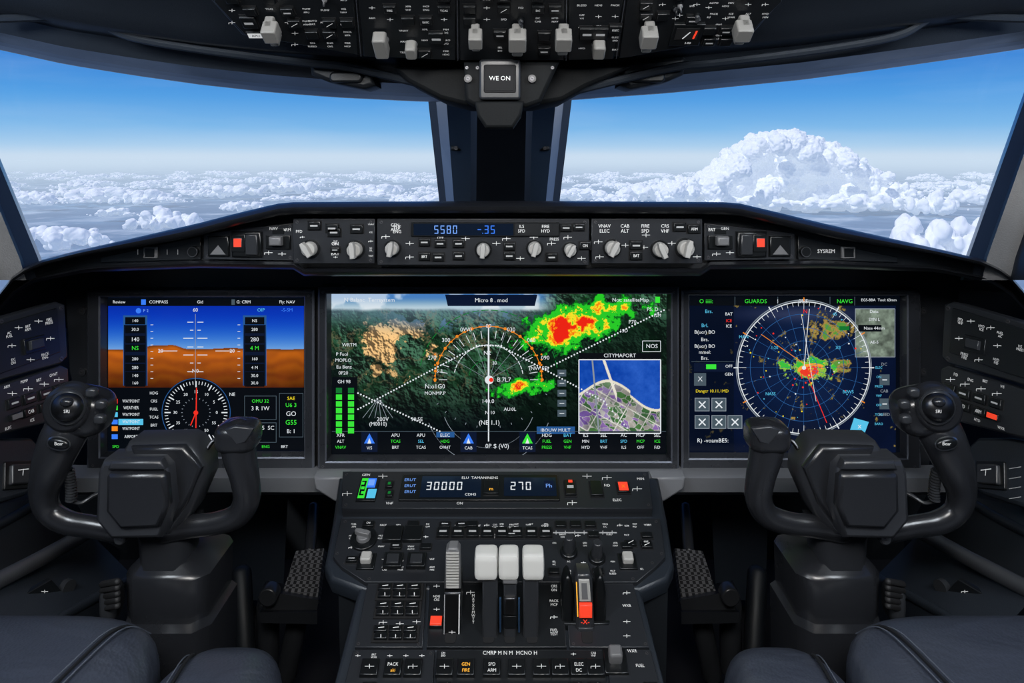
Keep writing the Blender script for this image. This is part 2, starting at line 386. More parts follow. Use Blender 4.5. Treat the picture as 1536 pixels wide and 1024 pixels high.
# standby unit
mb=MB('standby_indicator_unit')
f=frV(.885)
mb.prism(frV(.93),[(585,98),(950,98),(880,130),(845,150),(800,158),(700,158),(660,148),(610,122)],-.12,-.005,'matte_black',.006)
mb.prism(f,[(695,92),(840,92),(812,152),(790,160),(714,160),(697,150)],-.05,-.004,'matte_black',.005)
mb.rbox(f,719,90,781,150,5,-.01,.008,'knob_dark',.003)
mb.rbox(f,726,98,774,140,3,.008,.0095,'void_black',.001); mb.rbox(f,729,101,771,137,2,.0095,.0102,'void_black',.0002)
mb.text(f,'WE ON',750,119,6.5,.0106,'legend')
mb.prism(f,[(712,152),(786,152),(782,174),(770,192),(728,192),(716,174)],-.04,.004,'matte_black',.004)
for x,y in ((702,118),(798,118)):
    mb.cyl(f,x,y,6,-.004,.002,'knob_dark',16); screw(mb,f,x,y,3.2,.002)
for x in (700,829,716): screw(mb,f,x,101,2.5,-.004)
mb.build()

# centre post
mb=MB('windshield_center_post')
top=[(640,1.20),(652,1.16),(668,1.08),(706,1.05),(716,1.02),(790,1.02),(800,1.05),(836,1.08),(848,1.16),(860,1.20)]
bot=[(662,1.75),(672,1.70),(683,1.62),(706,1.59),(714,1.56),(786,1.56),(794,1.59),(816,1.62),(826,1.70),(836,1.75)]
def prow(t):
    return [W(a[0]+(b[0]-a[0])*t,130+(330-130)*t,1/((1/a[1])*(1-t)+(1/b[1])*t)) for a,b in zip(top,bot)]
R_=[prow(t/6) for t in range(-1,7)]
def sub(i,j,mat): mb.grid([r[i:j+1] for r in R_],mat)
sub(0,1,'shell_dark');sub(1,2,'post_rim');sub(2,3,'post_blue');sub(3,4,'shell_dark');sub(4,5,'shell_plastic');sub(5,6,'shell_dark');sub(6,7,'post_blue');sub(7,8,'post_rim');sub(8,9,'shell_dark')
for x0,y0,Y in ((684,222,1.27),(817,222,1.27)):
    mb.puff(W(x0,y0,Y),(.011,.008,.006),'shell_dark',3,6); mb.cyl(frV(Y-.012),x0,y0,3,-.006,.0,'screw',10)
mb.build(ang=25)

for m in (0,1):
    mb=MB('windshield_side_post')
    if m: inn=[(1590,20),(1536,138),(1492,262),(1448,386),(1440,420)]
    else: inn=[(-60,60),(-28,160),(0,237),(62,387),(72,420)]
    sg=1 if m else -1
    def rw(off,Y): return [W(x+sg*off,y,Y) for x,y in inn]
    mb.grid([rw(0,1.22),rw(1,1.18),rw(5,1.15)],'post_rim')
    mb.grid([rw(5,1.15),rw(28,1.12)],'post_plastic'); mb.grid([rw(28,1.12),rw(33,1.10),rw(75,1.08)],'post_plastic'); mb.grid([rw(75,1.08),rw(84,1.05),rw(160,.98)],'post_plastic')
    mb.build()

for i,m in enumerate((0,1)):
    mb=MB('window_%d'%(i+1))
    if m: q=[W(845,150,1.19),W(1600,60,1.19),W(1440,405,1.22),W(824,330,1.68)]
    else: q=[W(655,152,1.19),W(-80,60,1.19),W(70,405,1.22),W(674,330,1.68)]
    n=12
    mb.grid([[ (q[0].lerp(q[1],a/n)).lerp(q[3].lerp(q[2],a/n),b/n) for a in range(n+1)] for b in range(n+1)],'windshield_glass')
    mb.build()

# ============================================================= GLARESHIELD
SK=[(-140,520),(-60,475),(0,438),(18,415),(36,402),(65,389),(110,377),(200,357),(300,334),(350,321),(400,309),(418,305),(440,303),(768,301),(1085,303),(1110,305),(1140,312),(1190,324),(1240,336),(1330,356),(1420,376),(1470,388),(1500,402),(1518,415),(1536,438),(1596,475),(1676,520)]
BT=[(-140,560),(-60,515),(0,462),(22,437),(50,421),(130,405),(300,399),(440,401),(456,411),(1050,411),(1066,401),(1236,399),(1406,405),(1486,421),(1514,437),(1536,462),(1596,515),(1676,560)]
gx=sorted(set(list(range(-140,1680,20))+[0,18,36,50,65,418,440,456,1050,1066,1085,1110,1470,1486,1500,1518]))
mb=MB('glareshield')
rows=[[] for _ in range(16)]
for x in gx:
    s_=interp(SK,x); b_=interp(BT,x); lp=W(x,s_,1.12); h=b_-s_; k=min(1,h/60)
    seq=[Vector((lp.x*1.02,1.78,lp.z-.14)),Vector((lp.x*1.01,1.45,lp.z-.05)),W(x,s_+.5,1.16),W(x,s_,1.10),W(x,s_+3*k,1.075),W(x,s_+8*k,1.065),W(x,s_+14*k,1.068),W(x,s_+18*k,1.082),W(x,s_+19*k,1.12),W(x,s_+20*k,1.135),
         W(x,b_-9*k,1.135),W(x,b_-8*k,1.105),W(x,b_-4*k,1.095),W(x,b_,1.10),W(x,b_+3,1.13),W(x,b_-2,1.33)]
    for i,p in enumerate(seq): rows[i].append(p)
mb.grid(rows[:10],'glare_plastic'); mb.grid(rows[9:11],'shell_dark'); mb.grid(rows[10:],'glare_plastic')
mb.build(ang=50)

fg=frV(1.125)
mb=MB('autopilot_control_panel')
panel(mb,fg,R4(446,326,566,392),.022,'panel_grey',.03); panel(mb,fg,R4(570,326,881,394),.024,'panel_grey',.03); panel(mb,fg,R4(885,326,1048,392),.022,'panel_grey',.03)
w=.0245
mb.rbox(fg,620,331,838,352,2,w,w+.003,'button_black',.001); mb.rect(fg,624,333,770,350,w+.0033,'lcd_glass')
mb.seg7(fg,'5580',671,341.5,12,w+.0038,'e_lblue'); mb.seg7(fg,'-.35',731,341.5,12,w+.0038,'e_blue')
for x,y in ((600,341),(782,340),(817,340),(597,338)): label(mb,fg,x,y-3,4.6,w+.004,n=2)
mb.rect(fg,772,333,836,350,w+.0033,'panel_black')
for x,y in ((847,339),(866,338)): button(mb,fg,x,y,8,5,w,2)
KN=[(472,370,11),(538,371,11),(593,369,10),(726,371,10),(801,369,10),(853,371,9),(915,369,11),(985,371,11),(1022,369,12)]
for x,y,r in KN: knob(mb,fg,x,y,r,.022 if (x<566 or x>884) else w,h=.03)
for x,y in ((478,336),(504,340),(540,341),(507,346)): button(mb,fg,x,y,9,6,.022,2)
for x0,y0,x1,y1 in ((452,346,468,360),(495,355,522,388),(555,330,566,388)): filler(mb,fg,x0,y0,x1,y1,18,11,.022,(.7,.1,.2,0,0))
label(mb,fg,508,363,5,.0225,n=3)
mb.text(fg,'PFD',455,345,4,.0225,'legend')
for x,y in ((640,360),(663,362),(690,380),(660,382),(764,366),(764,380),(640,381),(826,382),(690,362),(875,365)): button(mb,fg,x,y,8,5.5,w,rnd.choice((1,2)))
for x,y in ((618,362),(618,382),(700,355),(745,362),(780,384),(826,362),(573+10,352),(870,384),(760,355),(800,353),(850,353)): bracket(mb,fg,x,y,6,w+.0004)
label(mb,fg,663,354,4,w+.0004); label(mb,fg,830,356,4,w+.0004)
for x in (904,934,964,993): label(mb,fg,x,337,5,.0225,n=2)
for x,y in ((950,380),(950,365),(1014,338),(1035,341)): button(mb,fg,x,y,9,6,.022,rnd.choice((1,2)))
for x,y in ((895,360),(935,365),(962,368),(1003,362),(897,382),(1040,382),(965,350)): bracket(mb,fg,x,y,6,.0225)
for m in (0,1):
    X=(lambda x:1498-x) if m else (lambda x:x)
    w2=.006
    panel(mb,fg,[(X(308),349),(X(443),334),(X(443),390),(X(308),388)],w2,'panel_grey',.012)
    def bx(x0,y0,x1,y1,a,b,mat,bv=.001,top=None): mb.box(fg,min(X(x0),X(x1)),y0,max(X(x0),X(x1)),y1,a,b,mat,bv,top)
    bx(316,353,347,383,w2,w2+.006,'button_black',.002); bx(352,346,396,384,w2,w2+.008,'button_black',.003)
    mb.poly(fg,[(X(320),380),(X(343),380),(X(332),366)],w2+.0065,'knob_mid')
    bx(353,350,373,376,w2+.008,w2+.010,'button_black',.001); bx(356,355,369,369,w2+.010,w2+.0115,'button_grey',.001,'lamp_red'); bx(374,350,392,380,w2+.008,w2+.013,'knob_dark',.002)
    bx(402,352,438,372,w2,w2+.005,'button_black',.001); bx(410,353,428,366,w2+.005,w2+.018,'knob_mid',.003)
    bx(411,342,428,350,w2,w2+.002,'button_black',.0005)
    label(mb,fg,X(413),342,4.5,w2+.0025); bracket(mb,fg,X(405),378,6,w2+.0005); bracket(mb,fg,X(425),380,6,w2+.0005); label(mb,fg,X(432),344,4.5,w2+.0005)
    panel(mb,fg,[(X(150),386),(X(300),354),(X(300),389),(X(150),394)],-.002,'panel_black',.01,False)
    bx(216,370,236,387,-.002,.003,'knob_mid',.001); bx(219,372,233,385,.003,.0035,'button_black',.0)
    mb.cyl(fg,X(291),377,8,-.002,.006,'button_black',20,b=.001); mb.ring(fg,X(291),377,6.5,7.5,.0063,'screw'); 
    if m: mb.text(fg,'SYSREM',X(258),377,5.5,-.0015,'legend')
    else:
        for x in (206,250,266): mb.line(fg,[(x,374),(x,382)],.8,-.0015,'legend_dim')
mb.build()

# ============================================================= MAIN PANEL
fp=frV(1.30)
mb=MB('instrument_panel')
mb.prism(fp,[(88,400),(1448,400),(1440,560),(1400,705),(136,705),(96,560)],-.05,-.012,'panel_grey',.004)
def bezel(mb,x0,y0,x1,y1,sx0,sy0,sx1,sy1,th=.022):
    def ringpts(a,b,c,d,w): 
        q=mb.rc(fp,a,b,c,d); return [fp.P(u,v,w) for u,v in q]
    L=[ringpts(x0,y0,x1,y1,-.012),ringpts(x0,y0,x1,y1,th-.003),ringpts(x0+3,y0+3,x1-3,y1-3,th),ringpts(sx0-5,sy0-5,sx1+5,sy1+5,th),ringpts(sx0-3,sy0-3,sx1+3,sy1+3,th-.002),ringpts(sx0,sy0,sx1,sy1,.004)]
    for i in range(len(L)-1): mb.grid([L[i],L[i+1]],'bezel_edge' if i in(1,3) else 'bezel',True)
bezel(mb,140,432,476,702,163,445,458,675)
bezel(mb,482,427,1014,698,498,440,999,680,.026)
bezel(mb,1018,432,1372,702,1033,443,1348,677)
for x,y in ((118,468),(118,560),(150,690),(1389,468),(1389,560),(150,440),(468,440),(1362,440),(1362,692),(490,434),(1006,434),(490,690),(1006,690)): 
    big=x in(118,1389); 
    if big: mb.cyl(fp,x,y,6,-.012,-.008,'knob_dark',18)
    screw(mb,fp,x,y,3.4 if big else 2,-.008 if big else (.022 if y>0 and x not in(490,1006) else .026))
for x0,x1 in ((476,482),(1014,1018)): mb.box(fp,x0,430,x1,700,-.012,.004,'void_black',0)
mb.build()
mb=MB('panel_lower_trim')
xs=list(range(100,1441,20)); rr=[[],[],[],[],[],[]]
for x in xs:
    for i,(y,Y) in enumerate(((697,1.30),(700,1.285),(712,1.235),(717,1.225),(738,1.235),(742,1.30))): rr[i].append(W(x,y,Y))
mb.grid(rr,'shelf_grey')
for m in (0,1):
    X=(lambda x:1498-x) if m else (lambda x:x)
    f=frV(1.21); mb.prism(f,[(X(470),716),(X(520),716),(X(520),760),(X(500),752),(X(472),734)],-.03,.0,'shelf_grey',.004)
mb.build()

# ------------------------------------------------------------- screens
def fbm(H,Wd,cell,octv,seed,gain=.5):
    r=np.random.RandomState(seed); out=np.zeros((H,Wd)); amp=1;tot=0
    for o in range(octv):
        c=max(cell/2**o,1.5); gh=int(H/c)+3; gw=int(Wd/c)+3; g=r.rand(gh,gw)
        yy=np.arange(H)/c; xx=np.arange(Wd)/c; yi=yy.astype(int);xi=xx.astype(int); fy=(yy-yi);fx=(xx-xi)
        fy=(fy*fy*(3-2*fy))[:,None]; fx=(fx*fx*(3-2*fx))[None,:]
        a=g[np.ix_(yi,xi)];b=g[np.ix_(yi,xi+1)];c_=g[np.ix_(yi+1,xi)];d=g[np.ix_(yi+1,xi+1)]
        out+=amp*((a*(1-fx)+b*fx)*(1-fy)+(c_*(1-fx)+d*fx)*fy); tot+=amp; amp*=gain
    return out/tot
def sm(a,b,x): t=np.clip((x-a)/(b-a),0,1); return t*t*(3-2*t)
def mixc(c,col,m): return c*(1-m[...,None])+np.array(col,float)*m[...,None]
em=bpy.data.materials.new('display_pixels'); em.use_nodes=True
nt=em.node_tree;b=nt.nodes['Principled BSDF'];b.inputs['Base Color'].default_value=(0,0,0,1);b.inputs['Roughness'].default_value=.2;b.inputs['Specular IOR Level'].default_value=.25
at=nt.nodes.new('ShaderNodeAttribute');at.attribute_name='Col';nt.links.new(at.outputs['Color'],b.inputs['Emission Color']);b.inputs['Emission Strength'].default_value=1.0
MATS['display_pixels']=em
def mkscreen(name,x0,y0,x1,y1,k,paint):
    Wd=int((x1-x0)*k)+1;H=int((y1-y0)*k)+1
    X,Y=np.meshgrid(np.linspace(x0,x1,Wd),np.linspace(y0,y1,H)); C=np.clip(paint(X,Y,k),0,255)/255
    C=np.where(C<=.04045,C/12.92,((C+.055)/1.055)**2.4)
    w=.004; D=1.30-w
    U0,V0=fp.uv(x0,y0);U1,V1=fp.uv(x1,y1)
    UX=np.linspace(U0,U1,Wd);VV=np.linspace(V0,V1,H); UU,VM=np.meshgrid(UX,VV)
    co=np.stack([UU,np.full_like(UU,D),VM+CZ],-1).reshape(-1,3)
    i=np.arange(H*Wd).reshape(H,Wd); fs=np.stack([i[1:,:-1],i[1:,1:],i[:-1,1:],i[:-1,:-1]],-1).reshape(-1,4)
    me=bpy.data.meshes.new(name+'_pixels'); me.from_pydata(co.tolist(),[],fs.tolist())
    a=me.color_attributes.new('Col','FLOAT_COLOR','POINT'); rgba=np.ones((H*Wd,4),np.float32); rgba[:,:3]=C.reshape(-1,3); a.data.foreach_set('color',rgba.ravel())
    me.materials.append(em); o=bpy.data.objects.new(name+'_pixels',me); scene.collection.objects.link(o)
    e=bpy.data.objects.new(name,None); scene.collection.objects.link(e); o.parent=e
    return e
def arr(X,c): return np.zeros(X.shape+(3,))+np.array(c,float)
def pfd(X,Y,k):
    c=arr(X,(7,14,30)); H,Wd=X.shape
    t=np.clip((Y-458)/(525-458),0,1)
    sky=np.stack([8+110*t**2.6,48+118*t**1.7,170+52*t],-1)
    n=fbm(H,Wd,60*k,4,3); hill=524-6*np.exp(-((X-235)/22)**2)-5*np.exp(-((X-262)/14)**2)-3*n-2*np.exp(-((X-350)/30)**2)
    t2=np.clip((Y-524)/56,0,1); n2=fbm(H,Wd,26*k,5,5); dune=fbm(H,Wd,40*k,3,15)
    d2=np.sin((Y-524)*.35+dune*9)*.5+.5
    gr=np.stack([190-105*t2+34*(n2-.5)+22*(d2-.5)*(1-t2*.5),96-58*t2+16*(n2-.5)+12*(d2-.5),24-14*t2+6*(n2-.5)],-1)
    at_=np.where((Y<hill)[...,None],sky,gr)
    hz=np.exp(-((Y-hill)/3)**2)*(Y>hill); at_=at_*(1-.35*hz[...,None])
    m=((Y>458)&(Y<580)); c=np.where(m[...,None],at_,c)
    m=((X-163)<1)|((458-X)<1); c=mixc(c,(3,5,10),m*1.)
    return c
def navd(X,Y,k):
    H,Wd=X.shape; n=fbm(H,Wd,50*k,6,11,.6); n2=fbm(H,Wd,26*k,6,21,.6); n5=fbm(H,Wd,36*k,6,44,.62); gy,gx_=np.gradient(n); sh=np.clip(1+(gx_-gy)*50*k,.4,1.9)
    c=arr(X,(38,62,48))*sh[...,None]; c=mixc(c,(20,56,30),sm(.45,.6,n2)*.6)
    valley=np.exp(-((n5-.5)/.022)**2)*sm(820,740,X)*sm(610,570,Y); c=mixc(c,(120,110,80),valley*.65)
    reg=np.maximum(np.exp(-(((X-588+(Y-522)*.45)/64)**2+((Y-525)/62)**2)),.85*np.exp(-(((X-620)/70)**2+((Y-486)/15)**2)))
    tan=sm(.47,.52,n5*.35+reg*.46+ (n2-.5)*1.05-.10)
    c=c*(1-tan[...,None])+np.array((196,158,106.))*np.clip(sh,.55,1.3)[...,None]*tan[...,None]
    ridge=np.exp(-((n2-.5)/.018)**2)*tan; c=mixc(c,(110,84,52),ridge*.55)
    lake=sm(.54,.57,n2)*np.exp(-(((X-690)/100)**2+((Y-476)/16)**2))*1.3; c=mixc(c,(80,115,150),np.clip(lake,0,1)*.9)
    hz=sm(505,455,Y); c=mixc(c,(120,150,175),hz*.6*sm(860,760,X))
    sky=sm(467,460,Y+6*(n-.5))*sm(840,800,X); sc=np.stack([70+120*sm(443,464,Y),125+85*sm(443,464,Y),190+35*sm(448,466,Y)],-1)
    cl=sm(.48,.6,fbm(H,Wd,30*k,4,8))[...,None]; sc=sc*(1-cl*.6)+np.array((240,243,247.))*cl*.6
    c=c*(1-sky[...,None])+sc*sky[...,None]
    dk=sm(575,655,Y)*.93; c=mixc(c,(6,12,20),dk); c=mixc(c,(4,18,12),sm(740,810,X)*.65*sm(455,500,Y)); c=mixc(c,(6,10,18),sm(545,500,X)*.6*sm(500,560,Y))
    c*=np.clip(1-.25*sm(520,600,Y),0,1)[...,None]
    def g(x,y,a,b,sh_=0): return np.exp(-(((X-x+(Y-y)*sh_)/a)**2+((Y-y)/b)**2))
    base=np.maximum.reduce([g(862,488,62,32,1.0),g(905,462,62,17,.6),g(785,577,38,14,1.3)*.78,g(812,575,16,10)*.6])
    core=g(836,507,26,14,.8)*.20+g(870,480,34,14,.9)*.08
    n4=fbm(H,Wd,20*k,6,33,.68); rr=base*.56+core+(n4-.5)*1.15
    lv=[(.20,(14,110,30)),(.27,(40,200,40)),(.45,(245,225,40)),(.54,(250,140,20)),(.61,(235,35,20))]
    okr=(base>.12)*1.
    for a,col in lv: c=mixc(c,col,sm(a,a+.012,rr)*okr)
    m=(X>868)&(X<990)&(Y>538)&(Y<648)
    r=np.random.RandomState(4); P=r.rand(260,2)*[130,116]+[864,535]; pal=np.array([(165,160,165),(110,140,105),(158,120,195),(86,140,76),(185,180,170),(128,98,175),(66,112,66),(172,150,205)],float)
    xs_=X[m];ys_=Y[m]; u=xs_*.87+ys_*.5; v=-xs_*.5+ys_*.87; Pu=P[:,0]*.87+P[:,1]*.5;Pv=-P[:,0]*.5+P[:,1]*.87
    d=np.maximum(np.abs(u[:,None]-Pu),np.abs(v[:,None]-Pv)*1.6); o=np.sort(d,1); id_=np.argmin(d,1)
    cc=pal[id_%8]*.9; edge=(o[:,1]-o[:,0])<.7; cc[edge]=(190,188,185)
    big=((u*1.0)%34<1.4)|((v*1.0)%30<1.3); cc[big]=(230,228,220)
    cc=cc*(.6+.7*n2[m])[:,None]
    sl=590-18*np.sin((xs_-880)/22.)-np.clip((925-xs_),0,60)*.15+(xs_>945)*6
    wat=ys_<sl
    cc[wat]=np.array((26,78,178.))+ (n4[m][wat][:,None]-.5)*60; cc[np.abs(ys_-sl)<2]=(225,220,200)
    cc[((xs_<925)&(np.abs(xs_-(905+ (ys_-538)*.35))<2))]=(230,225,210)
    c[m]=cc
    return c
def radd(X,Y,k):
    H,Wd=X.shape; n=fbm(H,Wd,40*k,5,51); n2=fbm(H,Wd,14*k,6,61,.68)
    c=arr(X,(8,18,44))*(.8+.4*n)[...,None]; d=np.hypot(X-1204,Y-550); c=mixc(c,(14,34,72),sm(115,40,d)*.7); 
    c=mixc(c,(100,105,140),np.exp(-(((X-1200)/90)**2+((Y-470)/12)**2))*.4)
    def g(x,y,a,b): return np.exp(-(((X-x)/a)**2+((Y-y)/b)**2))
    land=np.maximum.reduce([g(1238,500,26,22),g(1182,550,28,13),g(1215,560,32,20),g(1250,548,22,13),g(1262,490,12,10)])
    f=land*.62+(n2-.5)*1.5
    c=mixc(c,(110,98,52),sm(.30,.34,f)); c=mixc(c,(165,135,70),sm(.38,.42,f)); c=mixc(c,(90,150,60),sm(.52,.56,f))
    cen=g(1205,555,48,22); c=mixc(c,(150,190,70),sm(.30,.34,f)*(cen>.35)); c=mixc(c,(60,190,60),sm(.42,.46,f)*(cen>.35)); 
    c=mixc(c,(245,160,60),sm(.48,.52,f)*(g(1218,560,24,15)>.3)); c=mixc(c,(235,60,40),sm(.55,.59,f)*(g(1220,562,22,13)>.3))
    m=(X>1281)&(X<1340)&(Y>462)&(Y<534); q=60+130*fbm(H,Wd,12*k,4,77,.7); q3=np.stack([q*.85,q*.95,q*.85],-1); c=np.where(m[...,None],q3,c)
    c=mixc(c,(5,9,18),((Y<458)|(X>1342))*1.); c=mixc(c,(5,12,26),((X<1100)&(Y>458))*.6)
    return c
s1=mkscreen('primary_flight_display',163,445,458,675,1.3,pfd)
s2=mkscreen('navigation_map_display',498,440,999,680,1.45,navd)
s3=mkscreen('weather_radar_display',1033,443,1348,677,1.4,radd)

A=.0048;B_=.0054;C_=.006
def tx(mb,items,w,mat,h=5):
    for t in items: mb.text(fp,t[0],t[1],t[2],t[3] if len(t)>3 else h,w,mat)
# ---- PFD
mb=MB('symbology')
mb.rect(fp,164,446,457,458,A,'e_black'); tx(mb,[('Review',181,452),('COMPASS',240,452),('Gid',302,452),('G: CRM',367,452),('Fly: NAV',432,452)],B_,'e_white',4.5)
mb.rect(fp,214,448,221,456,B_,'e_blue'); mb.rect(fp,349,448,354,456,B_,'e_tile')
for x0,x1 in ((187,223),(366,401)):
    mb.rect(fp,x0,472,x1,577,A,'e_steel'); mb.rect(fp,x0+1,486,x1-1,577,A+.0002,'e_navy')
    for i,y in enumerate((480,493,508,521,537,550,562,573)):
        mb.rect(fp,x0+3,y-5.5,x1-3,y+5.5,B_-.0003,'e_black'); mb.text(fp,rnd.choice(('140','160','30.0','4 M','180','200','NS','280')),(x0+x1)/2,y,6 if i in(2,3) else 4.5,B_,'e_green' if i==3 else 'e_white')
for i,y in enumerate((482,494,506,519,531,543,556)):
    h=(12,8,18,12,18,8,12)[i]; mb.line(fp,[(295-h,y),(295-3,y)],1.1,B_,'e_white'); mb.line(fp,[(298,y),(295+h,y)],1.1,B_,'e_white')
mb.line(fp,[(240,525),(268,525)],1,B_,'e_white'); mb.line(fp,[(325,525),(352,525)],1,B_,'e_white')
for y in range(486,576,10):
    for x in (230,360): mb.line(fp,[(x-2,y),(x+2,y)],.8,B_,'e_white')
mb.line(fp,[(295,470),(295,570)],.8,B_,'e_grey'); tx(mb,[('60',295,464),('N0',295,555),('20',350,525),('20',243,525)],B_,'e_white',5.5)
mb.disc(fp,210,465,4,B_,'e_blue'); mb.text(fp,'P 2',221,465,4.5,B_,'e_lblue'); mb.text(fp,'OIP',393,464,5,B_,'e_cyan'); mb.text(fp,'-S-5M',432,464,5,B_,'e_blue')
mb.rect(fp,164,580,457,674,A-.0003,'e_black')
mb.disc(fp,296,617,52,A,'e_black',48); mb.ring(fp,296,617,50.5,51.5,A+.0002,'e_steel')
for i in range(60):
    mb.tick(fp,296,617,(42 if i%5 else 38),47,i*6,1.0 if i%5 else 1.8,B_,'e_white')
for i in range(12):
    a=math.radians(i*30); mb.text(fp,str(i*5),296+31*math.cos(a),617-31*math.sin(a),4.5,B_,'e_white')
for i in range(24): mb.tick(fp,296,617,20,22,i*15,.8,B_,'e_grey')
mb.line(fp,[(296,640),(297,580)],1.6,C_,'e_red'); mb.disc(fp,296,617,3.5,C_+.0002,'e_red'); mb.line(fp,[(296,617),(288,636)],1.6,C_,'e_red')
for y,cm in ((600,'e_red'),(610,'e_green'),(620,'e_cyan'),(631,'e_blue'),(641,'e_orange'),(653,'e_blue')):
    mb.rect(fp,170,y-3.5,179,y+3.5,B_,cm)
    if y==631: mb.rect(fp,180,y-4.5,217,y+4.5,B_-.0002,'e_cyan')
    mb.text(fp,rnd.choice(('WAYPOINT','AIRPORT','TERRAIN','WEATHER')),199,y,4.6,B_,'e_white',wx=.75)
for y in range(588,672,12): label(mb,fp,233,y,4.2,B_,'e_white')
for x0,y0,x1,y1 in ((368,592,416,628),(420,588,456,654),(368,632,416,662)):
    mb.rect(fp,x0,y0,x1,y1,A,'e_tile'); mb.rect(fp,x0+.8,y0+.8,x1-.8,y1-.8,A+.0002,'e_black')
tx(mb,[('OMU 32',392,600,5),('U6 3',438,606,6),('G55',438,632,7)],B_,'e_green'); tx(mb,[('3 R 1W',392,611,6),('21: 5',390,640,6),('SC',408,640,6),('B: 1',438,645,6),('GO',438,619,7),('NE',350,590,5)],B_,'e_white')
tx(mb,[('SAE',438,596,5)],B_,'e_yellow')
for x in range(176,450,28): mb.text(fp,rnd.choice(WORDS),x,668,4.2,B_,rnd.choice(('e_cyan','e_white','e_green')))
mb.build(s1)
# ---- NAV
mb=MB('symbology')
mb.prism(fp,[(668,441),(806,441),(802,458),(672,458)],A-.0003,A,'e_navy',0); mb.text(fp,'Micro 8 . mod',737,449.5,6,B_,'e_white')
tx(mb,[('N Balanc  Terrsystem',555,449,6),('Not: satelliteMap',945,449,5.5)],B_,'e_white'); mb.rect(fp,982,444,989,453,B_,'e_green')
cx,cy=733,568
a0=[(cx+80*math.cos(math.radians(t)),cy-80*math.sin(math.radians(t))) for t in range(0,181,9)]
for i,t in enumerate(range(0,181,9)):
    x,y=a0[i]; 
    if i%2==0: mb.disc(fp,x,y,2.4,B_,'e_orange',8)
    else: mb.line(fp,[(x-2.5,y),(x+2.5,y)],2.2,B_,'e_orange')
    mb.tick(fp,cx,cy,62,74,t,.9,B_,'e_white')
    if i<20: mb.line(fp,[a0[i],a0[i+1]],1,B_-.0002,'e_orange')
mb.dots(fp,(653,530),(653,570),6,1.5,B_,'e_orange'); mb.dots(fp,(812,530),(812,570),6,1.5,B_,'e_orange')
for r,mt in ((52,'e_white'),(30,'e_dgreen'),(104,'e_dgreen')): 
    for t in range(10,170,8): mb.ring(fp,cx,cy,r-.6,r+.6,B_-.0001,mt,t,t+(6),6)
for t in (30,50,70,110,130,150): mb.tick(fp,cx,cy,8,75,t,.5,A,'e_grey')
for i,(t,s_) in enumerate(((160,'270'),(135,'300'),(112,'0W0'),(90,'00'),(68,'030'),(45,'060'),(20,'090'))):
    a=math.radians(t); mb.text(fp,s_,cx+90*math.cos(a),cy-72*math.sin(a)-8,6,B_,'e_white')
mb.line(fp,[(733,490),(733,660)],1.8,B_,'e_white'); mb.line(fp,[(733,516),(733,566)],2.6,B_,'e_white')
mb.disc(fp,734,568,6.5,C_,'e_white'); mb.disc(fp,737,568,3.2,C_+.0002,'e_red')
tx(mb,[('N2',731,528,6),('B.7L7',756,568,6.5),('140.0',732,600,6),('(NE 1.1)',734,632,6.5),('N 10',735,617,5),('30',742,543,5),('0P $ (V0)',746,667,6.5),('N:o1G0',653,578,6.5),('MONMP.P',653,588,5),('5 3',660,555,5)],C_,'e_white')
for a,b,n in (((538,612),(715,518),44),((715,517),(752,517),10),((752,518),(905,600),38),((538,588),(660,645),30),((818,552),(995,464),42),((905,600),(940,640),9)): mb.dots(fp,a,b,n,1.35,B_,'e_white')
for t in range(200,341,10): mb.tick(fp,733,540,98,101,t,.8,B_,'e_grey')
for r in (70,95): mb.ring(fp,733,600,r-.4,r+.4,A+.0002,'e_grey',200,340,40)
for i in range(6): mb.line(fp,[(566+i*1,598),(545+i*9,625)],.7,B_,'e_grey')
tx(mb,[('x5',570,601,5),('200V',575,627,6),('(M0010)',568,634,5.5),('90.5E',626,627,5.5),('(NW 5E)',808,551,5.5),('AU:0L',765,612,5)],C_,'e_white')
mb.rect(fp,499,564,537,652,A,'e_black')
for c0 in (505,523):
    for i in range(7):
        y=580+i*10; mb.rect(fp,c0,y,c0+9,y+8,B_,'e_green' if i not in(0,) else 'e_dgreen')
tx(mb,[('P Fuol',514,530,5),('MOPLO',516,539,5),('Eu Benz',517,549,5),('0P20',516,558,5),('GH 98',517,571,5)],B_,'e_white')
mb.rect(fp,499,645,998,679,A+.0002,'e_black'); mb.line(fp,[(499,645),(998,645)],.8,B_,'e_tile')
for x,cm in ((555,'e_blue'),(703,'e_blue'),(791,'e_green')):
    mb.rect(fp,x-12,646,x+12,676,B_-.0003,'e_navy'); mb.poly(fp,[(x-8,663),(x+8,663),(x,648)],B_,cm); mb.poly(fp,[(x-3,663),(x+3,663),(x,655)],C_,'e_white'); label(mb,fp,x,670,4.5,B_,'e_white')
for x in (512,594,632,668,820,851,878,905,935,960,985):
    label(mb,fp,x,651,5,B_,rnd.choice(('e_white','e_white','e_cyan'))); label(mb,fp,x,660,4.5,B_,rnd.choice(('e_cyan','e_green','e_white'))); label(mb,fp,x,669,4.5,B_,'e_green' if x in(512,820,851) else 'e_white')
mb.rect(fp,655,646,682,654,B_-.0002,'e_steel')
for i in range(5):
    y=558+i*15; mb.rect(fp,836,y-5,849,y+5,B_,'e_tile'); mb.line(fp,[(839,y),(846,y)],1,C_,'e_white')
mb.rect(fp,805,638,862,649,B_-.0003,'e_steel'); mb.text(fp,'IBOUW MULT',833,643.5,5,B_,'e_white')
q=[(868,538),(990,538),(990,648),(868,648),(868,538)]; mb.line(fp,q,1.6,B_,'e_white'); mb.rect(fp,868,528,990,537,A+.0003,'e_black'); mb.text(fp,'CITYMAPORT',929,532,5.5,B_,'e_white')
mb.line(fp,[(888,539),(898,648)],2.4,B_-.0003,'e_grey')
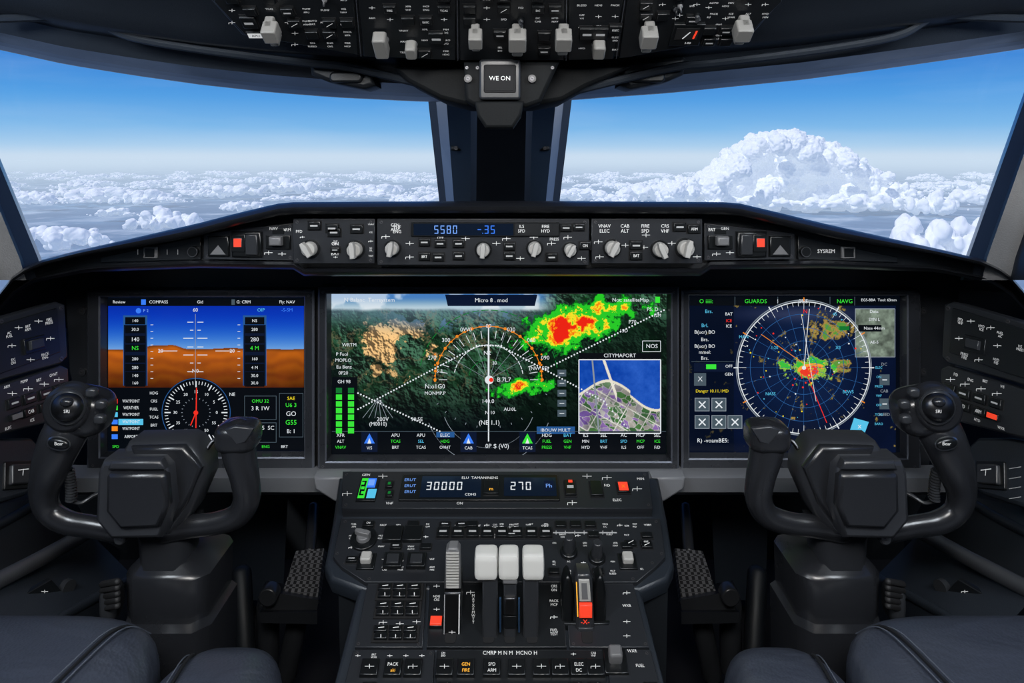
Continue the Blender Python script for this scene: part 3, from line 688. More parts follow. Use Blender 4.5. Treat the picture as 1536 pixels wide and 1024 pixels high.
q=[(963,510),(990,510),(990,526),(963,526),(963,510)]; mb.line(fp,q,.8,B_,'e_white'); mb.text(fp,'NOS',977,518,6,B_,'e_white')
tx(mb,[('15D',935,495,5),('P70',948,482,5.5),('PS. D',978,463,5.5),('WRTM',525,516,5),('12M',985,472,4.5)],B_,'e_white')
mb.build(s2)
# ---- RADAR
mb=MB('symbology'); cx,cy=1204,550
mb.rect(fp,1034,444,1347,457,A,'e_black')
for x in (1101,1165,1243,1280): mb.line(fp,[(x,444),(x,457)],.8,B_,'e_tile')
tx(mb,[('O iiiii:',1058,451,6),('GUARDS',1132,451,6),('NAVG',1265,451,6)],B_,'e_green'); tx(mb,[('1',1165,451,6),('0%S',1203,451,6),('EGS-BBA  Tool: 63mm',1316,449,4)],B_,'e_white')
mb.ring(fp,cx,cy,97.8,99.2,B_,'e_white',seg=120); mb.ring(fp,cx,cy,100.3,101.6,A+.0002,'e_grey',seg=120)
for r in (20,40,60,80): mb.ring(fp,cx,cy,r-.4,r+.4,A+.0002,'e_steel',seg=80)
for t in range(0,360,15): mb.tick(fp,cx,cy,12,96,t,.45,A+.0002,'e_steel')
for t in range(0,360,5): mb.tick(fp,cx,cy,92 if t%30 else 86,98,t,.6,B_,'e_white')
for t in range(0,360,30): mb.tick(fp,cx,cy,99,105,t,1.6,B_,'e_orange' if t%60 else 'e_white')
mb.line(fp,[(1212,462),(1204,550)],1.0,C_,'e_white'); mb.line(fp,[(1204,550),(1238,632)],1.0,C_,'e_red'); mb.line(fp,[(1206,545),(1140,500)],.9,C_,'e_orange'); mb.line(fp,[(1200,470),(1222,600)],.7,C_,'e_white')
mb.disc(fp,1204,550,3,C_,'e_white'); mb.text(fp,'N',1206,466,6,C_,'e_red')
r2=random.Random(3)
for i in range(60):
    a=r2.uniform(0,6.28);r=r2.uniform(10,92); mb.disc(fp,cx+r*math.cos(a),cy+r*math.sin(a),r2.uniform(.6,1.5),C_,r2.choice(('e_white','e_cyan','e_yellow','e_red')),6)
for x,y,s_ in ((1114,504,'MAN'),(1154,589,'NASS'),(1270,586,'B0W5'),(1250,470,'45'),(1255,520,'X3'),(1160,520,'1:20')):
    mb.text(fp,s_,x,y,4.5,C_,'e_cyan')
mb.rect(fp,1257,488,1272,494,B_,'e_dgreen')
for i,y in enumerate((466,487,497,508,518,527,536)): mb.text(fp,rnd.choice(('B(ucr) BO','Brs.','Gres','Brl.','mmel:','Roowssel')) ,1056 if i else 1062,y,5.2,B_,'e_cyan' if i in(0,1) else 'e_white')
for y in (470,480,488,548,560): label(mb,fp,1092,y,4.5,B_,'e_red' if y==480 else 'e_white')
mb.line(fp,[(1036,541),(1100,541)],.7,B_,'e_tile'); mb.rect(fp,1040,558,1058,577,B_,'e_tile'); mb.text(fp,'X',1049,567,7,C_,'e_white'); mb.rect(fp,1040,543,1098,556,A+.0004,'e_navy'); mb.rect(fp,1058,545,1073,552,B_,'e_green')
mb.text(fp,'Dangcr 10.11.1MD',1067,585,4.5,B_,'e_yellow')
for x,y in ((1052,605),(1077,605),(1052,631),(1077,631),(1101,631)):
    mb.rect(fp,x-11,y-10,x+11,y+10,B_,'e_grey'); mb.rect(fp,x-10,y-9,x+10,y+9,B_+.0001,'e_tile'); mb.line(fp,[(x-5,y-5),(x+5,y+5)],1.8,C_,'e_white'); mb.line(fp,[(x-5,y+5),(x+5,y-5)],1.8,C_,'e_white')
mb.text(fp,'R) -voamBE5:',1068,659,6,B_,'e_white')
mb.poly(fp,[(1279,625),(1301,631),(1294,650),(1273,643)],B_,'e_cyan'); mb.text(fp,'x',1287,637,8,C_,'e_white')
q=[(1281,462),(1340,462),(1340,534),(1281,534),(1281,462)]; mb.line(fp,q,1,B_,'e_grey')
for y,s_ in ((466,'Data:'),(478,'SYN L'),(491,'Nase 44mm'),(512,'AE-5')): mb.text(fp,s_,1309,y,4.5,C_,'e_white')
mb.rect(fp,1285,486,1320,496,B_,'e_black')
for y in (568,604): mb.rect(fp,1317,y-8,1332,y+8,B_,'e_tile'); mb.line(fp,[(1321,y),(1328,y)],1.5,C_,'e_white')
for y in (545,585,620): label(mb,fp,1324,y,4.5,B_,'e_grey')
for y in range(550,640,14): label(mb,fp,1316,y,3.5,B_,'e_cyan')
mb.build(s3)

# ============================================================= SIDE PANELS
for m in (0,1):
    X=(lambda x:1514-x) if m else (lambda x:x)
    def frame(a,b,c):
        pa,pb,pc=[W(X(p[0]),p[1],p[2]) for p in (a,b,c)]
        return fr3(pb,pa,pc) if m else fr3(pa,pb,pc)
    mb=MB('side_switch_panel')
    f1=frame((0,580,1.02),(105,545,1.16),(0,480,1.04))
    O=[(X(p[0]),p[1]) for p in ((-60,495),(-4,478),(85,452),(98,456),(102,535),(92,545),(-4,572),(-60,590))]
    mb.prism(f1,O,-.03,.0,'panel_grey',.003)
    I=[(X(p[0]),p[1]) for p in ((-50,500),(0,486),(82,462),(88,528),(0,560),(-50,575))]
    mb.prism(f1,I,.0,.004,'panel_black',.001)
    for x,y in ((10,500),(38,490),(70,480),(16,540),(64,532),(-20,520)): label(mb,f1,X(x),y,3.4,.0045,n=2)
    for x,y in ((14,519),(72,508),(42,540),(54,482),(24,492)): bracket(mb,f1,X(x),y,6,.0045)
    mb.box(f1,min(X(30),X(62)),506,max(X(30),X(62)),529,.004,.008,'button_black',.001); mb.box(f1,min(X(36),X(56)),510,max(X(36),X(56)),524,.008,.013,'knob_dark',.001)
    for x,y in ((92,462),(92,538),(2,482)): screw(mb,f1,X(x),y,3,.0)
    f2=frame((0,655,1.00),(105,615,1.14),(0,575,1.02))
    O=[(X(p[0]),p[1]) for p in ((-60,598),(-4,578),(92,547),(103,552),(106,615),(92,628),(0,652),(-60,665))]
    mb.prism(f2,O,-.03,.0,'panel_grey',.003)
    for x,y in ((10,578),(36,570),(58,568),(80,560),(12,640),(48,628)): label(mb,f2,X(x),y+2,3.4,.0005,n=1)
    for x,y in ((18,603),(42,596),(66,589),(88,582)): 
        bracket(mb,f2,X(x),y-13,7,.0005); button(mb,f2,X(x),y+2,9,7,.0,2)
    for x,y in ((42,616),(66,608),(88,602)): button(mb,f2,X(x),y+2,9,6,.0,1)
    mb.box(f2,min(X(12),X(30)),620,max(X(12),X(30)),630,.0,.006,'button_black',.001,'lamp_red' if m else 'knob_mid')
    f3=frame((0,740,1.00),(60,735,1.07),(0,655,1.03))
    mb.prism(f3,[(X(p[0]),p[1]) for p in ((-70,668),(0,655),(48,655),(62,668),(60,728),(40,742),(-70,775))],-.04,.0,'shell_plastic',.006)
    x0,x1=sorted((X(4),X(47))); mb.rbox(f3,x0,692,x1,734,2,.0,.004,'button_black',.001); mb.rbox(f3,x0+6,698,x1-6,728,2,.004,.010,'knob_dark',.002)
    xc=(x0+x1)/2; mb.line(f3,[(xc-8,708),(xc+8,706)],1,.0105,'legend'); mb.line(f3,[(xc,706),(xc-1,716)],1,.0105,'legend')
    if m:
        for y in (700,715,730,745): mb.line(f3,[(X(-18),y),(X(0),y+3)],.8,.0005,'legend_dim')
    mb.build()
    mb=MB('side_console')
    def q(*ps): 
        return [W(X(x),y,Y) for x,y,Y in ps]
    far=q((70,742,1.24),(132,796,1.22),(198,862,1.20),(210,1100,1.20))
    near=q((-70,770,.94),(-50,880,.94),(28,965,.93),(30,1290,.93))
    mb.grid([far,near],'shell_plastic')
    mb.grid([q((40,735,1.22),(96,772,1.21),(132,796,1.22)),q((-80,760,.94),(-60,830,.94),(-50,880,.94))],'shell_dark')
    for (p,r_,mt) in ((((150,788,1.2),(60,838,1.05),(-50,895,.93)),.012,'button_grey'),(((205,862,1.2),(110,915,1.05),(20,972,.92)),.008,'shell_plastic'),(((75,742,1.24),(20,775,1.1),(-60,815,.95)),.008,'shell_plastic')):
        mb.tube(q(*p),[r_]*3,mt,10,5)
    f4=frame((28,930,1.0),(125,868,1.10),(18,895,.99))
    mb.prism(f4,[(X(p[0]),p[1]) for p in ((10,905),(75,868),(92,886),(30,925))],-.006,.0035,'panel_black',.001)
    for x,y in ((40,900),(52,893),(64,886),(44,914),(30,908)): bracket(mb,f4,X(x),y,5,.004)
    mb.cyl(f4,X(100),880,10,-.004,.006,'knob_dark',18)
    mb.build()
    mb=MB('wall_right' if m else 'wall_left'); sx=1 if m else -1
    def slab(y0,z0a,z0b,y1,z1a,z1b):
        mb.hexa([Vector((sx*1.12,y0,z0a)),Vector((sx*1.12,y1,z1a)),Vector((sx*1.12,y1,z1b)),Vector((sx*1.12,y0,z0b))],[Vector((sx*1.18,y0,z0a)),Vector((sx*1.18,y1,z1a)),Vector((sx*1.18,y1,z1b)),Vector((sx*1.18,y0,z0b))],'shell_plastic')
    slab(-2.4,0,CZ-.2,1.25,0,CZ-.24); slab(1.25,0,CZ-.28,2.0,0,CZ-.40); slab(-2.4,CZ-.2,CZ+.62,.30,CZ-.2,CZ+.62)
    mb.build()
mb=MB('floor'); mb.hexa([Vector((-1.2,-2.4,0)),Vector((1.2,-2.4,0)),Vector((1.2,2.0,0)),Vector((-1.2,2.0,0))],[Vector((-1.2,-2.4,-.05)),Vector((1.2,-2.4,-.05)),Vector((1.2,2.0,-.05)),Vector((-1.2,2.0,-.05))],'floor_carpet'); mb.build()
mb=MB('wall_front'); mb.hexa([Vector((-1.2,1.95,0)),Vector((1.2,1.95,0)),Vector((1.2,1.95,CZ-.4)),Vector((-1.2,1.95,CZ-.4))],[Vector((-1.2,2.0,0)),Vector((1.2,2.0,0)),Vector((1.2,2.0,CZ-.4)),Vector((-1.2,2.0,CZ-.4))],'shell_dark'); mb.build()
mb=MB('wall_back'); mb.hexa([Vector((-1.2,-2.42,0)),Vector((1.2,-2.42,0)),Vector((1.2,-2.42,CZ+.62)),Vector((-1.2,-2.42,CZ+.62))],[Vector((-1.2,-2.48,0)),Vector((1.2,-2.48,0)),Vector((1.2,-2.48,CZ+.62)),Vector((-1.2,-2.48,CZ+.62))],'shell_plastic'); mb.build()

# ============================================================= PEDESTAL
fa=Fr(W(768,862,1.02),(1,0,0),W(768,712,1.20)-W(768,862,1.02))
fb=Fr(W(768,862,1.02),(1,0,0),W(768,862,1.02)-W(768,1075,.85))
mb=MB('center_pedestal')
outA=[(508,712),(988,712),(1001,775),(1012,845),(1002,866),(962,884),(545,884),(496,866),(486,845),(499,775)]
mb.prism(fa,outA,-.03,-.004,'shell_plastic',.006)
def V(x,y,z): return Vector((x,y,CZ+z))
mb.hexa([V(-.255,1.24,-.585),V(.235,1.24,-.585),V(.235,1.24,-1.15),V(-.255,1.24,-1.15)][::-1],[V(-.262,1.03,-.655),V(.235,1.03,-.655),V(.225,1.03,-1.15),V(-.25,1.03,-1.15)][::-1],'shell_dark')
outB=[(541,864),(958,864),(1012,1075),(486,1075)]
mb.prism(fb,outB,-.03,-.004,'shell_plastic',.006)
pu0=fb.uv(541,864)[0];pu1=fb.uv(958,864)[0]
p0=fb.uv(541,1075)[1]
mb.hexa([V(pu0,1.02,-.655),V(pu1,1.02,-.655),V(pu1,1.02,-1.15),V(pu0,1.02,-1.15)],[V(pu0,.5,-.88),V(pu1,.5,-.88),V(pu1,.5,-1.15),V(pu0,.5,-1.15)],'shell_dark')
mb.hexa([fb.P(pu0,p0,-.005),fb.P(pu1,p0,-.005),fb.P(pu1,p0,-.04),fb.P(pu0,p0,-.04)],[V(pu0,.5,-.84),V(pu1,.5,-.84),V(pu1,.5,-.9),V(pu0,.5,-.9)],'panel_black')
panel(mb,fa,[(515,716),(972,716),(978,772),(514,772)],.014,'panel_grey',.02)
w=.0145
mb.box(fa,539,728,567,763,w,w+.004,'button_black',.001); mb.rect(fa,541,730,551,760,w+.0045,'e_green'); mb.rect(fa,552,730,565,744,w+.0045,'e_blue'); mb.rect(fa,552,746,565,760,w+.0045,'e_cyan'); mb.rect(fa,542,734,549,756,w+.005,'e_black')
mb.rect(fa,554,732,563,741,w+.005,'e_lblue')
for i in range(3): mb.rect(fa,543,736+i*7,548,740+i*7,w+.0053,'e_green')
for y in (738,752): button(mb,fa,585,y,5,5,w,0); mb.rect(fa,583,y-2,587,y+2,w+.0055,'e_dgreen')
mb.rbox(fa,602,723,838,762,2,w,w+.003,'button_black',.001); mb.rect(fa,632,726,722,758,w+.0035,'lcd_glass'); mb.rect(fa,756,728,834,756,w+.0035,'lcd_glass')
mb.seg7(fa,'30000',667,741,15,w+.004,'e_white'); mb.seg7(fa,'270',781,741,15,w+.004,'e_white'); mb.text(fa,'CDHS',706,754,4.5,w+.004,'e_white')
for y in (732,741,750): mb.text(fa,'ERUT',616,y,5,w+.004,'e_lblue')
mb.rect(fa,816,733,830,748,w+.0037,'e_navy'); mb.text(fa,'Ph',823,741,7,w+.004,'e_lblue'); mb.box(fa,726,734,748,754,w+.003,w+.007,'button_black',.001); mb.text(fa,'m',737,748,6,w+.0073,'lamp_amber')
mb.text(fa,'ELU  TAMANINSNS',720,729,4.5,w+.0042,'legend')
button(mb,fa,855,743,8,11,w,2); mb.rect(fa,852,733,858,737,w+.0056,'lamp_red'); button(mb,fa,894,744,9,11,w,0); button(mb,fa,934,742,9,8,w,0); mb.rect(fa,927,736,941,749,w+.0056,'lamp_red'); mb.text(fa,'X',934,743,6,w+.006,'e_orange')
for x,y in ((910,726),(880,724),(522,750),(955,743),(575,724),(858,764)): bracket(mb,fa,x,y,7,w+.0004)
for x,y in ((910,738),(925,760),(960,728),(585,765),(550,722),(690,765)): label(mb,fa,x,y,4.5,w+.0004)
panel(mb,fa,[(512,780),(990,780),(998,838),(984,852),(955,876),(548,876),(512,852),(500,838)],.004,'panel_grey',.012)
w=.0044
for x0,y0,x1,y1 in ((520,784,985,797),(516,800,650,832),(655,784,830,814),(832,800,925,812),(925,784,985,830),(565,835,660,862),(516,835,540,852),(820,840,930,868),(950,850,975,866),(820,812,980,826)):
    filler(mb,fa,x0,y0,x1,y1,22,12.5,w-.0002,(.42,.32,.2,.0,.06))
for x in range(665,830,22): button(mb,fa,x,803,9,7,w,2)
for x,y in ((590,806),(620,806),(590,846),(625,846)): 
    mb.box(fa,x-14,y-11,x+14,y+11,w,w+.007,'button_black',.0015)
    if y>830: mb.box(fa,x-9,y-7,x+9,y+7,w+.007,w+.009,'knob_dark',.001)
mb.cyl(fa,546,812,20,w,w+.004,'button_black',28,b=.001); knob(mb,fa,546,812,11,w+.002,'knob_mid',1.3,.016)
for x,y in ((853,826),(895,834)):
    mb.cyl(fa,x,y+6,13,w,w+.006,'button_black',24,b=.002); mb.cyl(fa,x,y+4,9,w+.004,w+.03,'knob_dark',20,r2=7,b=.002)
for x,y in ((550,846),(941,846)): mb.box(fa,x-13,y-12,x+13,y+12,w,w+.003,'button_black',.001); mb.rbox(fa,x-8,y-9,x+8,y+5,3,w+.003,w+.012,'knob_light',.002)
mb.line(fa,[(815,802),(925,802)],2,w+.0004,'legend_dim'); 
for i in range(8): mb.line(fa,[(820+i*14,799),(820+i*14,805)],1,w+.0005,'legend_dim')
w=.002
panel(mb,fb,[(553,868),(640,868),(634,972),(532,972)],w,'panel_grey',.006)
panel(mb,fb,[(645,866),(842,866),(850,972),(640,972)],w,'panel_black',.006,False)
panel(mb,fb,[(846,868),(948,868),(974,972),(854,972)],w,'panel_grey',.006)
panel(mb,fb,[(530,976),(652,976),(648,1070),(506,1070)],w,'panel_grey',.006)
panel(mb,fb,[(656,976),(905,976),(915,1070),(652,1070)],w,'panel_black',.006,False)
panel(mb,fb,[(909,976),(976,976),(1000,1070),(919,1070)],w,'panel_grey',.006)
w=.0024
for j,(y,x0) in enumerate(((890,578),(917,575),(953,572))):
    mb.box(fb,x0-13,y-13,x0+57,y+13,w,w+.002,'void_black',.0005)
    for i in range(3):
        for k in range(2): mb.box(fb,x0-10+i*22,y-11+k*11,x0+9+i*22,y-1+k*11,w+.002,w+.006,'button_black',.0015)
        mb.line(fb,[(x0+i*22-4,y-6),(x0+i*22+5,y-7)],1,w+.0063,'legend'); mb.line(fb,[(x0+i*22,y+4),(x0+i*22,y+9)],1,w+.0063,'legend')
for x,y in ((590,874),(612,874),(575,935),(600,937),(625,934),(690,874),(706,890)): bracket(mb,fb,x,y,6,w+.0004)
for i in range(9): mb.text(fb,rnd.choice('XHMWTE'),710,895+i*5,4,w+.0004,'legend')
mb.text(fb,'CMRP M N M  MCNO H',765,981,5.5,w+.0004,'legend')
for i,x in enumerate((555,590,620,667,699,738,775,812,840,868,893)):
    y=1005; mb.box(fb,x-13,y-13,x+13,y+13,w,w+.006,'button_black',.0015)
    if i in (1,4,5,9): mb.text(fb,rnd.choice(WORDS),x,y-3,4.5,w+.0063,'lamp_amber' if i in(4,) else 'legend'); mb.text(fb,'aki' if i==1 else rnd.choice(WORDS),x,y+6,4.5,w+.0063,'lamp_amber' if i in(1,4) else 'legend')
    else: bracket(mb,fb,x,y,7,w+.0063)
filler(mb,fb,525,978,645,992,24,13,w,(.6,0,.4,0,0)); filler(mb,fb,512,1020,990,1070,28,18,w,(.3,.4,.3,0,0)); filler(mb,fb,640,975,690,990,26,13,w,(.4,0,.6,0,0)); filler(mb,fb,845,975,905,990,26,13,w,(.4,0,.6,0,0))
filler(mb,fb,925,880,955,966,26,18,w,(.4,.1,.5,0,0)); filler(mb,fb,646,872,664,924,18,16,w,(.4,0,.6,0,0)); filler(mb,fb,822,872,840,960,18,18,w,(.4,0,.6,0,0))
mb.rbox(fb,912,980,932,1000,4,w,.022,'knob_mid',.003); mb.box(fb,906,976,940,1014,w,w+.004,'button_black',.001)
for x,y in ((918,874),(948,978),(960,1000)): label(mb,fb,x,y,4.5,w+.0004)
for x in (679,734,765,797,877): mb.rbox(fb,x-8,872,x+8,966,4,w,w+.0006,'void_black',.0002)
mb.build()

def lever(mb,x,ytop,ybot,Yb,wpx,mat,th=.02,lean=.0):
    a=W(x-wpx/2,ybot,Yb);b=W(x+wpx/2,ybot,Yb);c=W(x+wpx/2,ytop,Yb-lean);d=W(x-wpx/2,ytop,Yb-lean)
    f=fr3(a,b,d); mb.uvprism(f,[f_ for f_ in ((0,0),((b-a).length,0),((c-a).dot(f.u),(c-a).dot(f.v)),((d-a).dot(f.u),(d-a).dot(f.v)))],-th,0,mat,.003)
mb=MB('throttle_quadrant')
for x,wl,xm in ((729,35,735),(763,31,765),(800,33,796)):
    Y=.935
    lever(mb,xm,858,966,Y,24 if x!=763 else 20,'knob_dark',.03)
    mb.puff(W(x,849,Y)+Vector((0,.010,0)),(wl/2*Y/F,.016,19*Y/F),'knob_white',7,10)
    if x==763:
        mb.box(frV(Y-.002),754,868,776,876,-.01,.001,'knob_mid',.002)
        for xx in (749,777): mb.box(frV(Y),xx,895,xx+3,946,0,.004,'frame_blue',.001)
        mb.box(frV(Y),757,893,773,918,0,.006,'metal_dark',.002); mb.box(frV(Y),755,922,775,940,0,.003,'button_black',.001)
    else: mb.box(frV(Y-.002),x-13,866,x+14,871,-.02,.0,'knob_mid',.001)
mb.build()
mb=MB('speed_brake_lever')
Y=.95; f=frV(Y)
lever(mb,679,870,962,Y,26,'knob_dark',.03)
mb.prism(f,[(669,823),(674,818),(686,818),(690,823),(692,880),(667,880)],-.012,.006,'knob_mid',.003)
for i in range(13): mb.box(f,670,824+i*4.2,689,826.4+i*4.2,.005,.0085,'knob_light',.0005)
mb.prism(f,[(667,882),(692,882),(690,962),(666,962)],.0,.01,'metal_dark',.003); mb.line(f,[(690,884),(689,960)],1.5,.0105,'legend'); mb.line(f,[(668,884),(667,960)],1,.0105,'legend_dim')
bracket(mb,f,679,940,5,.0107)
mb.box(fb,645,930,664,945,.002,.009,'button_black',.001); mb.box(fb,646,931,663,944,.009,.012,'lamp_red',.001)
mb.build()
mb=MB('flap_lever')
Y=.95; f=frV(Y)
for x in (852,901): 
    P_=[(x-9,962),(x-9,890),(x-5,872),(x,866),(x+5,872),(x+9,890),(x+9,962)]
    mb.prism(f,P_,-.03,-.004,'button_black',.004)
mb.prism(f,[(862,864),(866,857),(884,857),(888,864),(892,958),(864,958)],-.02,.006,'knob_dark',.004)
mb.prism(f,[(867,864),(883,864),(886,896),(868,896)],.006,.009,'knob_light',.001); mb.prism(f,[(871,868),(879,868),(881,892),(872,892)],.009,.0095,'knob_mid',0)
mb.box(f,868,899,887,919,.006,.012,'lamp_red',.002); mb.text(f,'-X-',877,928,7,.0065,'lamp_red'); 
mb.line(f,[(864,868),(866,920)],1.5,.0065,'lamp_amber')
mb.box(f,845,935,915,963,-.03,.0,'button_black',.004); mb.box(f,866,936,890,962,.0,.008,'knob_dark',.003)
mb.build()

# ============================================================= YOKES
def yoke(m):
    X=(lambda x:1508-x) if m else (lambda x:x)
    mb=MB('control_yoke'); Y0=.95; s=Y0/F
    f=frV(Y0)
    def P(x,y,d=0): return W(X(x),y,Y0-d)
    def R(pp): return [(X(a),b) for a,b in pp]
    sg=-1 if m else 1
    pts=[P(103,640,.0),P(90,664,.006),P(76,700,.008),P(66,738,.004),P(73,766,.0),P(100,783,-.002),P(140,790,-.002),P(178,798,-.004)]
    mb.tube(pts,[r*s for r in (32,31,27,21,18,17,16,16)],'yoke_black',24,8,flat=.85)
    mb.puff(P(122,614,-.006),(45*s,.030,34*s),'yoke_black',3.2,14,rot=Matrix.Rotation(.18*sg,3,'Y'))
    mb.cyl(frV(Y0-.018),X(102),612,37,-.012,.010,'yoke_black',36,r2=35,b=.006)
    mb.cyl(frV(Y0-.028),X(102),611,27,-.002,.004,'knob_dark',32,b=.003)
    mb.puff(P(101,610,.034),(22*s,.014,20*s),'metal_dark',2.1,12); mb.puff(P(100,603,.047),(9*s,.006,6*s),'yoke_black',2.2,6)
    mb.text(frV(Y0-.050),'SRI',X(100),617,5,0,'legend')
    for x,y in ((138,588),(152,606),(150,628)): mb.puff(P(x,y,.024),(8*s,.006,7*s),'knob_dark',3,6)
    mb.puff(P(88,665,.036),(17*s,.005,10*s),'metal_light',2.3,10,rot=Matrix.Rotation(.2*sg,3,'Y')); mb.puff(P(88,665,.039),(15*s,.0045,8*s),'button_black',2.3,10,rot=Matrix.Rotation(.2*sg,3,'Y')); mb.text(frV(Y0-.0445),'Bear',X(88),665.5,5,0,'legend')
    pts=[P(357,650,.0),P(359,680,.002),P(367,715,.004),P(370,748,.002),P(356,773,.0),P(322,785,0),P(285,789,-.002),P(245,796,-.004)]
    mb.tube(pts,[r*s for r in (27,25,21.5,20,18,16.5,17,18)],'yoke_black',24,8,flat=.85)
    mb.puff(P(358,652,-.002),(31*s,.027,22*s),'yoke_black',3.4,14)
    mb.prism(frV(Y0-.025),R([(336,645),(352,639),(380,643),(368,664),(354,668)]),-.006,.0,'yoke_grey',.002)
    mb.prism(f,R([(186,676),(196,660),(280,658),(292,664),(310,690),(312,716),(290,766),(264,802),(172,802),(158,786),(162,700)]),-.035,.012,'yoke_grey',.010)
    mb.prism(frV(Y0-.01),R([(200,667),(280,665),(306,698),(284,752),(262,780),(256,686),(206,682)]),.0,.010,'yoke_black',.005)
    mb.prism(frV(Y0-.022),R([(158,700),(166,682),(250,682),(262,694),(268,752),(252,796),(178,798),(155,770)]),-.02,.020,'yoke_grey',.006)
    mb.prism(frV(Y0-.042),R([(163,712),(168,706),(248,706),(252,712),(256,756),(242,788),(184,791),(162,764)]),-.006,.008,'yoke_black',.006)
    mb.prism(frV(Y0-.042),R([(164,702),(170,688),(244,688),(250,702)]),-.006,.007,'yoke_grey',.004)
    mb.cyl(frV(Y0-.02),X(182),806,9,-.01,.006,'knob_dark',18,b=.002); screw(mb,frV(Y0-.026),X(182),806,4,0)
    def ringp(x0,x1,y,Yc,dp): 
        a,b=sorted((X(x0),X(x1))); q0=W(a,y,Yc);q1=W(b,y,Yc)
        c=.16*(q1.x-q0.x)
        return [q0+Vector((c,0,0)),q1+Vector((-c,0,0)),q1+Vector((0,c,0)),q1+Vector((0,dp,0)),q0+Vector((0,dp,0)),q0+Vector((0,c,0))]
    mb.grid([ringp(182,282,792,.95,.05),ringp(200,278,814,.95,.05),ringp(206,270,866,.96,.05),ringp(206,270,884,.965,.05)],'yoke_grey',True)
    a0=ringp(212,272,834,.97,.07)
    mb.add(a0,[tuple(range(6))],'yoke_grey')
    mb.grid([a0,ringp(184,300,862,.955,.10),ringp(178,306,872,.95,.10),ringp(180,304,936,.955,.10),ringp(176,308,950,.94,.11),ringp(180,304,1200,.945,.11)],'yoke_black',True)
    for k in range(5): mb.tube([P(154,876+k*9,-.02),P(176,872+k*9,.0)],[5*s]*2,'rubber',8,2)
    mb.puff(P(168,900,-.03),(12*s,.02,28*s),'knob_dark',3,8)
    cp=[]
    for i in range(90):
        t=i/89; a=t*2*math.pi*11; c=P(103+4*math.sin(t*2),704+46*t,-.006); cp.append(c+Vector((math.cos(a)*.006,math.sin(a)*.006,0)))
    mb.tube(cp,[.0018]*90,'knob_dark',6,2)
    mb.tube([P(103,750,-.008),P(122,754,-.01),P(142,742,-.02),P(160,735,-.03)],[.0028]*4,'knob_dark',8,5)
    mb.tube([P(312,672,-.0),P(322,660,-.005),P(338,664,-.0)],[.0028]*3,'metal_dark',8,5)
    return mb.build(ang=45)
yoke(0); yoke(1)

# ============================================================= SEATS
for m in (0,1):
    sx=1 if m else -1
    e=bpy.data.objects.new('pilot_seat',None); scene.collection.objects.link(e)
    dx=0.0 if not m else -.022
    def S(x,y,z): return Vector((sx*x+dx*1,y,CZ+z))
    mb=MB('seat_cushion')
    def crown(q): 
        return Vector((q.x,q.y,q.z*(1+.07*(1-q.x*q.x)*(1-q.y*q.y))))
    dz=-.026
    mb.puff(S(.655,.60,-.628+dz),(.245,.29,.088),'leather_navy',5,30,fn=crown)
    mb.puff(S(.345,.60,-.668+dz*.5),(.084,.28,.10),'leather_navy',3.3,24)
    for off,mt,rr_ in ((0,'seam_groove',.0022),(.007,'seam_thread',.0008),(-.007,'seam_thread',.0008)):
        mb.tube([S(.50-off,.30,-.532+dz),S(.49-off,.6,-.530+dz),S(.482-off,.76,-.535+dz),S(.476-off,.83,-.546+dz),S(.470-off,.875,-.585+dz)],[rr_]*5,mt,6,6)
    for off,mt,rr_ in ((0,'seam_groove',.0020),(.006,'seam_thread',.0008)):
        mb.tube([S(.37+off,.33,-.567+dz*.5),S(.372+off,.6,-.566+dz*.5),S(.376+off,.74,-.569+dz*.5),S(.385+off,.82,-.586+dz*.5),S(.39+off,.86,-.63+dz*.5)],[rr_]*5,mt,6,6)
    mb.build(e)
    mb=MB('seat_frame')
    mb.puff(S(.60,.56,-.80),(.27,.25,.06),'shell_dark',8,8); mb.puff(S(.60,.52,-.96),(.10,.12,.18),'shell_dark',8,8); mb.puff(S(.60,.52,-1.135),(.24,.26,.015),'metal_dark',8,8)
    mb.build(e)
    mb=MB('backrest'); mb.puff(S(.62,.16,-.28),(.24,.075,.36),'leather_navy',4,16); mb.puff(S(.62,.12,.14),(.14,.05,.10),'leather_navy',3.5,12); mb.build(e)

